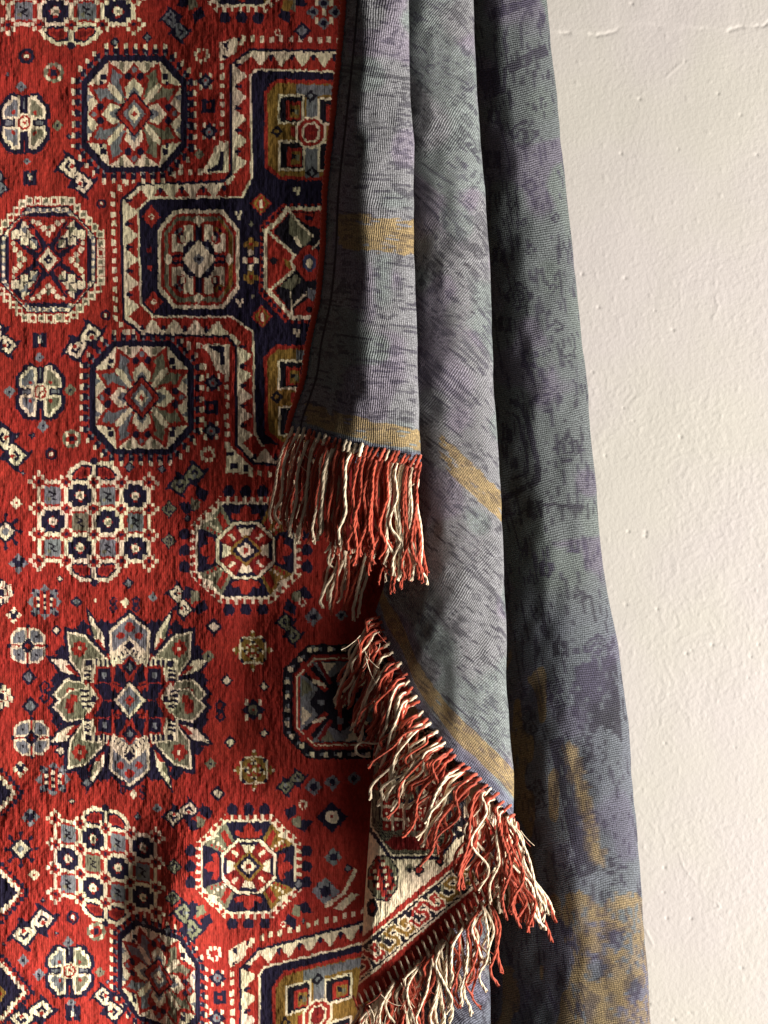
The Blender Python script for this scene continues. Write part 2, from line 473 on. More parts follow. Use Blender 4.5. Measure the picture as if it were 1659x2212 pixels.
def chain_octagon(c, T):
    f = .43
    for x, y, tx, ty in along(octo(112, 112, f), 17.8, 8, True):
        c.sq('W', x, y, 8.2, 8, T); c.sq('R' if (int(x*7 + y*3) % 3 == 0) else 'O', x, y, 4.5, 4, T)
    c.f('N', octo(102, 102, f), T); c.f('W', octo(99, 99, f), T)
    for x, y, tx, ty in along(octo(95, 95, f), 14, 3, True): c.sq('G', x, y, 4, 3, T)
    c.f('N', octo(91, 91, f), T)
    for k in range(4):
        P = [(-38, -78), (38, -78), (0, -32)]
        Q = [(-44, -82), (44, -82), (0, -25)]
        for _ in range(k): P = [(-y, x) for x, y in P]; Q = [(-y, x) for x, y in Q]
        c.f('R', Q, T); c.f('D', [(x*.96, y*.96) for x, y in P], T); c.f('R', [(x*.9, y*.94) for x, y in P], T)
        def rot(x, y):
            for _ in range(k): x, y = -y, x
            return x, y
        for (x, y, r) in ((-20, -70, 6.5), (20, -70, 6.5), (-10, -60, 6.5), (10, -60, 6.5), (0, -50, 6.5), (-32, -74, 4.5), (32, -74, 4.5)):
            u, v = rot(x, y); c.ng('W', u, v, r, T, 6)
        u, v = rot(0, -62); c.ng('O', u, v, 5, T, 6)
    for sx in (-1, 1):
        for sy in (-1, 1):
            g = 'G' if sx < 0 else 'O'
            m = lambda pts: [(x*sx, y*sy) for x, y in pts]
            c.f('R', m([(10, 16), (16, 10), (84, 46), (84, 56), (56, 84), (46, 84)]), T)
            c.f('N', m([(16, 24), (24, 16), (80, 45), (80, 54), (54, 80), (45, 80)]), T)
            for i, (x, y) in enumerate(((30, 30), (50, 36), (36, 50), (53, 54), (70, 48), (48, 70))):
                c.f('W', m([(x - 7.8, y - 7.8), (x + 7.8, y - 7.8), (x + 7.8, y + 7.8)]), T)
                c.f((g, 'W', 'R')[i % 3], m([(x - 7.8, y - 7), (x + 7, y + 7.8), (x - 7.8, y + 7.8)]), T)
    c.di('N', 0, 0, 33, 33, T); c.di('R', 0, 0, 26, 26, T); c.di('W', 0, 0, 20, 22, T); c.di('N', 0, 0, 10, 10, T); c.sq('W', 1, 0, 3, 2, T)
    c.f('D', [(14, 18), (28, 12), (30, 28), (16, 30)], T)

def star_flower(c, T):
    sh = lambda P, k: [(sum(q[0] for q in P)/len(P)*(1-k) + x*k, sum(q[1] for q in P)/len(P)*(1-k) + y*k) for x, y in P]
    N_ = [(0, -188), (44, -150), (42, -102), (28, -80), (-28, -80), (-42, -102), (-44, -150)]
    NW = [(-137, -152), (-96, -143), (-54, -97), (-58, -60), (-102, -46), (-132, -88)]
    W_ = [(-170, -14), (-138, -50), (-98, -42), (-76, -6), (-96, 28), (-130, 26)]
    T1 = [(-92, -196), (-56, -142), (-52, -106), (-76, -132)]
    T2 = [(-174, -92), (-138, -88), (-106, -50), (-146, -62)]
    def sx4(fn):
        for a in (1, -1):
            for b in (1, -1): fn(a, b)
    def grow(P, k):
        cx = sum(p[0] for p in P) / len(P); cy = sum(p[1] for p in P) / len(P)
        out = []
        for x, y in P:
            L = math.hypot(x - cx, y - cy); out.append((x + (x - cx) / L * k, y + (y - cy) / L * k))
        return out
    def sil(a, b):
        for P in (N_, NW, W_, T1, T2): c.f('N', [(x*a, y*b) for x, y in grow(P, 9)], T)
        for x, y in ((-48, -158), (-62, -160), (-100, -158), (-146, -104), (-152, -36), (-156, -44), (-148, 30)): c.di('N', x*a, y*b, 15, 17, T)
    sx4(sil)
    c.f('R', octo(96, 100, .5), T)
    def pet(a, b):
        m = lambda P: [(x*a, y*b) for x, y in P]
        g = 'O'
        for P in (T1, T2):
            c.f('W', m(sh(P, .92)), T)
        c.f('R', m([(-76, -132), (-66, -134), (-52, -106), (-60, -112)]), T); c.f('O', m([(-84, -168), (-70, -148), (-70, -134), (-78, -140)]), T)
        c.f('R', m([(-140, -74), (-128, -76), (-106, -50), (-120, -56)]), T)
        c.f('W', m(sh(NW, .95)), T); c.f(g, m(sh([(-133, -147), (-98, -139), (-57, -96), (-60, -62), (-101, -50), (-128, -88)], .93)), T)
        c.f('W', m(sh(W_, .93)), T); c.f(g, m(sh([(-165, -14), (-137, -46), (-98, -41), (-76, -6), (-96, 27), (-129, 23)], .9)), T)
        # flowers on the petals
        c.sq('R', -108*a, -112*b, 12, 14, T); c.di('R', -108*a, -112*b, 18, 20, T); c.sq('W', -107*a, -112*b, 3.5, 4, T)
        c.sq('R', -128*a, -12*b, 8, 15, T); c.sq('D', -133*a, -12*b, 6, 6, T); c.sq('R', -120*a, 4*b, 7, 8, T)
        # laddered arrows
        c.f('W', m([(-104, -88), (-48, -94), (-42, -66), (-74, -64), (-78, -40), (-104, -42)]), T)
        for i in range(4):
            c.sq('N', (-72 + i*10)*a, -79*b, 2.8, 10, T)
        for i in range(3): c.sq('N', -91*a, (-64 + i*10)*b, 8, 2.8, T)
        c.sq('N', -88*a, -80*b, 7, 7, T)
    sx4(pet)
    for b in (-1, 1):
        m = lambda P: [(x, y * -b) for x, y in P]
        c.f('W', m(N_), T); c.f('G', m([(0, -180), (38, -148), (36, -102), (24, -84), (-24, -84), (-36, -102), (-38, -148)]), T)
        c.ng('R', 0, 158*b, 11, T, 7); c.ng('R', -20, 140*b, 9, T, 7); c.ng('R', 20, 140*b, 9, T, 7)
        c.f('W', m([(0, -138), (44, -98), (36, -72), (0, -100), (-36, -72), (-44, -98)]), T)
        for i in range(4):
            for a in (-1, 1): c.ln('N', ((10 + i*8)*a, (112 - i*7)*b), ((4 + i*8)*a, (100 - i*6)*b), 3.4, T)
        c.di('N', 0, 119*b, 12, 12, T)
        c.di('R', 0, 72*b, 22, 26, T); c.di('N', 0, 72*b, 17, 19, T); c.di('G', 0, 72*b, 7, 8, T)
    for a in (-1, 1):
        m = lambda P: [(x * -a, y) for x, y in P]
        c.f('W', m([(-112, -4), (-88, -38), (-68, -6), (-88, 30)]), T)
        for i in range(4): c.sq('N', (98 - i*2)*a, -20 + i*11, 10, 2.6, T)
        c.sq('N', 78*a, -2, 6, 7, T)
    for a in (-1, 1):
        for b in (-1, 1):
            m = lambda P: [(x*a, y*b) for x, y in P]
            c.sq('R', 54*a, 54*b, 19, 20, T); c.sq('N', 54*a, 54*b, 14, 15, T); c.sq('G', 54*a, 54*b, 5, 6, T)
            c.f('N', m([(28, 80), (36, 34), (2, 26), (12, 58)]), T)
            c.f('N', m([(78, 36), (38, 37), (20, 6), (58, 0), (64, 14)]), T)
            c.ln('R', (20*a, 36*b), (40*a, 38*b), 5, T); c.ln('R', (36*a, 20*b), (40*a, 38*b), 5, T)
    c.di('N', 0, 0, 40, 46, T); c.di('W', 0, 0, 34, 40, T); c.di('G', 0, 0, 26, 31, T); c.di('R', 0, 0, 11, 13, T); c.sq('N', 0, 0, 3, 3, T)

def quad_flower(c, T):          # half 40
    c.f('W', octo(39), T)
    for a in (-1, 1):
        for b in (-1, 1):
            c.f('G', [(6*a, 12*b), (6*a, 33*b), (20*a, 34*b), (33*a, 20*b), (34*a, 6*b), (14*a, 6*b)], T); c.sq('K', 19*a, 19*b, 3, 2.4, T)
    c.ln('R', (0, -40), (0, 40), 5, T); c.ln('R', (-40, 0), (40, 0), 4, T)
    for x, y in ((0, -42), (0, 42), (-42, 0), (42, 0)): c.ng('N', x, y, 5, T, 6)
    c.di('N', 0, 0, 17, 18, T); c.di('R', 0, 0, 7, 8, T)

def rosette(c, T):              # half 36
    for k in range(8):
        a = k * math.pi / 4; c.di('G', 28 * math.cos(a), 28 * math.sin(a), 10, 10, T)
    c.ng('G', 0, 0, 29, T, 12)
    for i in range(-3, 4):
        for j in range(-3, 4):
            if abs(i) + abs(j) <= 4: c.sq('WRNR'[(i + 2*j) % 4], i * 7, j * 7, 3.6, 3.6, T)
    for a in (-1, 1):
        for b in (-1, 1): c.sq('N', 25*a, 25*b, 4, 4, T)

def snowflake(c, T):            # half 42
    c.f('W', octo(31, 31, .62), T); c.f('Y', octo(27, 27, .62), T)
    for a, b in ((0, -1), (1, 0), (0, 1), (-1, 0)):
        c.di('Y', 36*a, 36*b, 7, 9, T); c.di('W', 42*a, 42*b, 4, 5, T); c.sq('N', 17*a, 17*b, 4, 4, T); c.sq('W', 23*a + 4*b, 23*b + 4*a, 3, 3, T)
    for a in (-1, 1):
        for b in (-1, 1):
            c.sq('N', 23*a, 23*b, 4.5, 4.5, T); c.sq('R', 10*a, 10*b, 4.5, 4.5, T); c.sq('Y', 17*a, 19*b, 4, 4, T); c.sq('W', 13*a, 5*b, 2.5, 2.5, T); c.sq('W', 5*a, 14*b, 2.5, 2.5, T)
    c.sq('W', 0, 0, 4, 4, T); c.sq('R', 0, 5, 4, 2, T)

def zz(c, x, y, s, ang, body='W', ink='N', r=1.0):
    """two hooked squares set corner to corner, each in a dark spiky frame"""
    a = math.radians(ang); T = (x, y, s*math.cos(a), s*math.sin(a), -s*math.sin(a), s*math.cos(a))
    for k in (-1, 1):
        P = lambda pts: [(23*k + px*k, 6*k + py*k) for px, py in pts]
        c.f(ink, P([(-24, -22), (14, -24), (22, -36), (26, -22), (25, 12), (38, 22), (22, 25), (-10, 24), (-20, 34), (-24, 20)]), T)
    for k in (-1, 1):
        P = lambda pts: [(23*k + px*k, 6*k + py*k) for px, py in pts]
        c.f(body, P([(-17, -17), (19, -17), (19, 17), (-4, 17), (-4, 8), (-11, 8), (-17, 0)]), T)
        c.f(ink, P([(-8, -9), (11, -9), (11, 9), (4, 9), (4, -2), (-8, -2)]), T)
        q = P([(-3, 5)])[0]; c.sq('R' if body == 'W' else 'G', q[0], q[1], 4.5, 4.5, T)
        c.f(body, P([(-24, -13), (-17, -17), (-17, -6), (-24, -4)]), T)

def dia(c, x, y, r, o, i, e=None):
    c.di(o, x, y, r, r*1.08); c.di(i, x, y, r*.6, r*.62)
    if e: c.sq(e, x, y, r*.22, r*.22)

def ring(c, x, y, r, o, i, e):
    c.ng(o, x, y, r, None, 9); c.ng(i, x, y, r*.62, None, 8); c.sq(e, x, y, r*.25, r*.3)
    for k in range(4):
        a = math.pi/4 + k*math.pi/2; c.sq('W' if o == 'O' else o, x + r*.72*math.cos(a), y + r*.72*math.sin(a), r*.18, r*.2)

def star4(c, x, y, r, o='N', i='G', tick=True):
    c.di(o, x, y, r*1.15, r*1.1); c.sq(o, x, y, r*.62, r*.62); c.ng(i, x, y, r*.5, None, 7); c.sq('R', x, y, r*.14, r*.14)
    if tick:
        for a in (-1, 1):
            for b in (-1, 1): c.sq('W', x + a*r*.66, y + b*r*.78, r*.17, r*.26)

def xstar(c, x, y, r, k='W'):
    for q in range(8):
        a = q * math.pi / 4 + .2; c.sq(k, x + r*.72*math.cos(a), y + r*.72*math.sin(a), r*.17, r*.25)

def plus(c, x, y, r, o, i):
    for a, b in ((0, 1), (1, 0), (0, -1), (-1, 0)): c.di(o, x + a*r*.6, y + b*r*.6, r*.42, r*.42)
    c.ng(i, x, y, r*.45, None, 6); c.sq(i, x - r*.4, y - r*.4, r*.2); c.sq(i, x + r*.4, y - r*.4, r*.2)

def foursq(c, x, y, r):
    for a in (-1, 1):
        for b in (-1, 1): c.sq('N', x + a*r*.5, y + b*r*.5, r*.46, r*.48)
    c.sq('W', x, y, r*.22, r*.4); c.sq('G', x, y - r*.4, r*.12, r*.3); c.sq('G', x + r*.2, y + r*.2, r*.15, r*.2)

def navystar(c, x, y, r):
    for k in range(8):
        a = k * math.pi/4; c.ng('N', x + r*.86*math.cos(a), y + r*.92*math.sin(a), r*.15, None, 6); c.ln('N', (x, y), (x + r*.8*math.cos(a), y + r*.85*math.sin(a)), r*.16)
    c.ng('N', x, y, r*.62, None, 8); c.di('W', x, y, r*.52, r*.5); c.ng('W', x, y, r*.38, None, 8); c.ng('G', x, y, r*.2, None, 6)

def spiral(c, x, y, r):
    c.pl('N', [(x - r*.5, y), (x - r*.7, y - r), (x, y - r*1.7), (x + r*.7, y - r), (x + r*.3, y - r*.5)], 5)
    c.pl('N', [(x + r*.5, y), (x + r*.7, y + r), (x, y + r*1.7), (x - r*.7, y + r), (x - r*.3, y + r*.5)], 5)
    c.sq('N', x, y, 4, 5); c.sq('D', x, y - r*.9, 4); c.sq('D', x, y + r*.9, 4)

def medallion(c, T, full=True):
    """stepped navy medallion with the saw-tooth cream border"""
    out = [(860, 112), (540, 108), (499, 140), (499, 375), (484, 392), (300, 398), (262, 433), (266, 688), (307, 723), (492, 727), (510, 748), (511, 962), (550, 1002), (860, 1006)]
    inn = [(860, 163), (555, 152), (543, 165), (545, 385), (525, 428), (325, 430), (300, 455), (307, 655), (332, 682), (500, 682), (548, 715), (553, 935), (567, 960), (860, 962)]
    dots = [(860, 88), (520, 84), (481, 124), (478, 362), (466, 370), (296, 374), (244, 422), (250, 692), (300, 742), (478, 748), (490, 760), (491, 970), (540, 1022), (860, 1026)]
    if not full:
        k = 4; out = out[:k] + [(499, 700), (860, 700)]; inn = inn[:3] + [(545, 700), (860, 700)]; dots = dots[:3] + [(480, 700)]
    c.f('R', out, T)
    # cream dots outside
    for x, y, tx, ty in along(dots, 20.5, 6): c.sq('W', x + random.uniform(-1, 1), y + random.uniform(-1.5, 1.5), 4.6, 5.8, T)
    # saw-teeth
    pth = out if full else out[:4]
    for (xa, ya), (xb, yb) in zip(pth[:-1], pth[1:]):
        L = math.hypot(xb - xa, yb - ya)
        if L < 1: continue
        tx, ty = (xb - xa) / L, (yb - ya) / L; nx, ny = (ty, -tx)
        # inward is to the right of travel for this path direction
        nx, ny = (-ty, tx)
        cxm, cym = (xa + xb) / 2 + nx * 6, (ya + yb) / 2 + ny * 6
        if not point_in(out, cxm, cym): nx, ny = -nx, -ny
        c.f('W', [(xa, ya), (xb, yb), (xb + nx*12, yb + ny*12), (xa + nx*12, ya + ny*12)], T)
        if L > 60:
            n = max(1, round(L / 47)); w = L / n
            for i in range(n):
                s0 = i * w; p = lambda s, k: (xa + tx*s + nx*k, ya + ty*s + ny*k)
                c.f('W', [p(s0 + 4, 10), p(s0 + w - 4, 10), p(s0 + w*.56, 33), p(s0 + w*.44, 33)], T)
                q = p(s0, 13); c.ng('N', q[0], q[1], 6, T, 6); q = p(s0, 20); c.di('N', q[0], q[1], 4, 4, T)
    c.pl('N', out if full else out[:4], 6, T)
    o2 = [(x, y) for x, y in (out if full else out[:4])]
    c.f('W', inn, T); c.pl('W', inn[:-1] if full else inn[:4], 9, T); c.f('N', inn, T)
    if full:
        ins = [(x, y) for x, y in inn]
    # outer corner blocks
    c.f('W', [(474, 92), (512, 80), (512, 112), (490, 126), (474, 124)], T); c.f('N', [(480, 92), (494, 90), (492, 112), (486, 100)], T); c.sq('N', 486, 122, 5, 3, T); c.sq('W', 522, 92, 5, 6, T); c.sq('N', 516, 86, 3, 4, T)
    if full:
        for s, y0 in ((1, 0), (-1, 1)):
            if s == 1: P = lambda x, y: (x, y)
            else: P = lambda x, y: (x + 2, 1117 - y)
            c.f('W', [P(494, 302), P(494, 372), P(430, 374), P(452, 348), P(464, 318)], T)
            c.f('N', [P(484, 326), P(474, 330), P(472, 354), P(448, 366), P(450, 372), P(482, 368)], T)
        c.f('W', [(488, 966), (500, 966), (545, 1010), (545, 1022), (488, 1022)], T); c.sq('N', 498, 980, 8, 4, T); c.sq('N', 506, 1006, 8, 6, T); c.sq('N', 530, 1012, 5, 7, T)
    gold_octagon(c, T, 0)
    if full:
        bracket_octagon(c, T)
        gold_octagon(c, T, 574)
        c.f('R', [(612, 440), (760, 442), (760, 698), (616, 698), (560, 632), (562, 486)], T)
        c.pl('W', [(760, 452), (622, 450), (600, 478), (572, 500), (574, 622), (600, 650), (630, 686), (760, 688)], 9, T)
        for x, y, tx, ty in along([(700, 444), (618, 444), (566, 492), (566, 630), (624, 694), (700, 694)], 15, 2): c.sq('N', x, y, 4, 4, T)
        c.f('K', [(626, 458), (590, 500), (632, 548), (640, 566), (632, 590), (594, 628), (632, 680), (760, 680), (760, 458)], T)
        c.f('R', [(630, 460), (760, 460), (760, 484), (686, 492), (660, 484)], T); c.f('N', octo(9, 6, .5, 668, 471), T)
        c.f('R', [(582, 508), (632, 562), (632, 580), (584, 622)], T); c.ng('K', 592, 562, 9, T, 6)
        c.pl('W', [(580, 502), (612, 528), (636, 552), (628, 566), (636, 582), (612, 604), (586, 624)], 6, T)
        c.f('O', [(626, 462), (676, 512), (660, 532), (644, 526), (626, 506)], T); c.pl('W', [(626, 458), (650, 486), (676, 512)], 5, T); c.pl('W', [(640, 514), (648, 532)], 7, T)
        c.f('O', [(604, 618), (640, 592), (652, 604), (630, 628)], T); c.f('Y', [(612, 560), (628, 566), (628, 584), (618, 574)], T)
        c.f('R', [(636, 668), (672, 640), (690, 648), (760, 640), (760, 680), (636, 680)], T); c.pl('W', [(632, 662), (656, 640), (672, 626)], 5, T); c.pl('W', [(628, 632), (630, 684)], 4, T)
        c.ng('K', 668, 668, 8, T, 6); c.f('R', octo(30, 38, .3, 668, 568), T); c.f('B', octo(15, 19, .3, 668, 568), T); c.f('W', octo(7, 11, .3, 668, 568), T)
        c.pl('W', [(694, 520), (676, 536)], 4, T); c.f('G', [(664, 620), (690, 634), (680, 650), (664, 644)], T)
        for x, y, k in ((564, 440, 'Y'), (566, 684, 'Y')):
            c.di('R', x, y, 24, 24, T); c.di(k, x, y, 17, 22, T); c.di('R', x, y, 9, 20, T); c.sq('W', x, y, 3, 8, T)
        for x, y in ((327, 468), (332, 652)): c.di('R', x, y, 20, 24, T); c.ng('W', x, y, 7, T, 4); c.sq('R', x, y, 2, 2, T)
        for x, y in ((515, 465), (518, 655), (642, 412), (642, 719)):
            c.sq('W', x - 5, y - 4, 3, 5, T); c.sq('W', x + 5, y - 4, 2.5, 5, T); c.sq('W', x + 1, y + 5, 3, 4, T)
        for y in (528, 600):
            c.sq('Y', 542, y, 6, 14, T); c.sq('Y', 542, y, 16, 6, T); c.sq('R', 542, y, 4, 4, T)
        for x, y in ((542, 546), (542, 578), (530, 562), (554, 562)): c.sq('W', x, y, 5.5, 6, T)
        c.sq('R', 542, 562, 6, 6, T); c.di('O', 543, 484, 6, 6, T); c.sq('O', 546, 640, 3, 4, T)
        c.sq('D', 322, 540, 5, 5, T); c.sq('R', 324, 578, 4, 6, T)

def gold_octagon(c, T, dy):
    S = lambda pts: [(x, y + dy) for x, y in pts]
    c.f('R', S([(596, 170), (800, 176), (800, 392), (604, 388), (572, 362), (570, 198)]), T)
    c.f('Y', S([(600, 180), (640, 180), (800, 186), (800, 382), (608, 380), (580, 356), (578, 202)]), T)
    c.f('G', S([(640, 182), (800, 188), (800, 206), (690, 206), (640, 204)]), T)
    c.f('G', S([(660, 300), (690, 300), (690, 384), (660, 384)]), T); c.f('G', S([(662, 200), (686, 200), (686, 256), (662, 256)]), T)
    for (xa, ya, xb, yb) in ((600, 204, 658, 268), (686, 212, 748, 270), (602, 304, 660, 368), (686, 306, 748, 370)):
        c.sq('W', (xa+xb)/2, (ya+yb)/2 + dy, (xb-xa)/2, (yb-ya)/2, T); c.sq('K', (xa+xb)/2, (ya+yb)/2 + dy, (xb-xa)/2 - 5, (yb-ya)/2 - 5, T)
        c.sq('R', (xa+xb)/2 + 5, (ya+yb)/2 + dy + 3, (xb-xa)/2 - 13, (yb-ya)/2 - 12, T); c.sq('Y', (xa+xb)/2 + 8, (ya+yb)/2 + dy + 5, (xb-xa)/2 - 19, (yb-ya)/2 - 18, T)
        c.sq('K', (xa+xb)/2 + 4, (ya+yb)/2 + dy + 2, 5, 5, T); c.sq('O', (xa+xb)/2 + 12, (ya+yb)/2 + dy + 6, 4, 6, T)
    for x, y in ((671, 208), (598, 284), (674, 372)): c.di('K', x, y + dy, 14, 15, T); c.di('Y' if x < 650 else 'G', x, y + dy, 6, 6, T)
    c.sq('R', 640, 284 + dy, 12, 10, T)
    c.f('W', octo(33, 34, .45, 671, 286 + dy), T); c.f('R', octo(28, 29, .45, 671, 286 + dy), T); c.f('W', octo(20, 22, .45, 671, 286 + dy), T); c.f('D', octo(15, 18, .45, 671, 286 + dy), T); c.ng('R', 674, 288 + dy, 6, T, 6)

def bracket_octagon(c, T):
    cx, cy = 429, 560
    c.f('W', octo(88, 107, .60, cx, cy), T); c.f('R', octo(81, 99, .60, cx, cy), T); c.f('O', octo(74, 92, .62, cx, cy), T)
    c.f('Y', [(cx + 40, cy - 88), (cx + 52, cy - 84), (cx + 73, cy - 50), (cx + 73, cy + 55), (cx + 56, cy + 80), (cx + 58, cy)], T)
    c.f('R', octo(65, 82, .68, cx, cy), T)
    for s in (-1, 1):
        c.di('W', cx, cy + s*84, 14, 12, T); c.di('W', cx + s*66, cy, 10, 14, T)
    c.ln('N', (cx, cy - 72), (cx, cy + 72), 12, T); c.ln('N', (cx - 58, cy), (cx + 58, cy), 20, T); c.ln('R', (cx - 56, cy), (cx + 56, cy), 7, T)
    for a in (-1, 1):
        for b in (-1, 1):
            m = lambda P: [(cx + x*a, cy + y*b) for x, y in P]
            c.f('W', m([(12, 74), (32, 74), (32, 54), (27, 48), (27, 36), (12, 36)]), T)
            c.f('W', m([(14, 48), (26, 36), (26, 16), (57, 16), (57, 56), (47, 56), (47, 35), (32, 34), (22, 48)]), T)
            c.f('D', m([(30, 38), (44, 38), (48, 58), (34, 64)]), T); c.f('N', m([(30, 42), (40, 40), (44, 52), (34, 60)]), T); c.sq('W', cx + 34*a, cy + 44*b, 4, 6, T)
            c.ln('G' if a < 0 else 'Y', (cx + 36*a, cy + 68*b), (cx + 52*a, cy + 54*b), 7, T); c.sq('N', cx + 46*a, cy + 62*b, 3, 4, T)
    c.f('N', octo(34, 40, .6, cx, cy), T); c.sq('G', cx, cy, 22, 26, T); c.ng('W', cx, cy, 36, T, 4, 42); c.ng('W', cx, cy, 28, T, 8); c.ng('G', cx, cy, 11, T, 8); c.ng('K', cx, cy, 5, T, 6)

def point_in(P, x, y):
    r = False; n = len(P)
    for i in range(n):
        x1, y1 = P[i]; x2, y2 = P[(i+1) % n]
        if (y1 > y) != (y2 > y) and x < (x2-x1)*(y-y1)/(y2-y1)+x1: r = not r
    return r

def step_diamond(c, x, y, hw, hh):
    """navy diamond with checked edges, centred left of the view"""
    c.di('N', x, y, hw + 4, hh + 4*hh/hw); 
    for k, off in (('N', 24), ('W', 9)):
        P = [(x, y - hh - off*hh/hw), (x + hw + off, y), (x, y + hh + off*hh/hw)]
        for px, py, tx, ty in along(P, 13, 3): c.sq(k, px, py, 6, 5.6); 
    for px, py, tx, ty in along([(x, y - hh - 22), (x + hw + 16, y), (x, y + hh + 22)], 13, 9): c.sq('R', px, py, 4, 4)
    c.di('N', x, y, hw, hh)

def dark_octagon(c, T):
    c.f('K', octo(124), T)
    for x, y, tx, ty in along(octo(114), 30, 12, True):
        c.sq('W', x, y, 5, 5, T); c.sq('G', x + tx*9, y + ty*9, 4, 3, T)
    c.f('D', octo(103), T); c.f('R', octo(100), T); c.f('W', octo(95, 95, .58), T); c.f('R', octo(92, 92, .58), T); c.f('K', octo(88, 88, .56), T)
    c.fr('G', [(-62, -86), (62, -86), (30, -48), (0, -66), (-30, -48)], T)
    c.fr('W', [(-52, -84), (-10, -84), (-28, -60)], T); c.fr('O', [(52, -84), (12, -84), (28, -58)], T)
    for a in (-1, 1):
        for b in (-1, 1):
            c.ln('R', (84*a, 84*b), (30*a, 24*b), 12, T); c.ln('W', (60*a, 46*b), (32*a, 34*b), 7, T); c.ln('D', (46*a, 84*b), (20*a, 40*b), 9, T)
    c.ln('R', (0, -60), (0, 60), 9, T); c.ng('W', 0, 0, 15, T, 8); c.ng('R', 0, 0, 8, T, 6); c.fr('G', [(34, -6), (48, -6), (48, 6), (34, 6)], T)

MOTIFS = []        # (id, name, label)
def reg(c, name, label, poly, T=None):
    i = len(MOTIFS) + 1; MOTIFS.append((i, name, label)); c.idf(i, poly, T)

def TT(cx, cy, sx, sy=None, kx=0.0, ky=0.0):
    """centre, half sizes (per 100 units), and how far the axes lean"""
    sy = sx if sy is None else sy
    return (cx, cy, sx, kx, ky, sy)

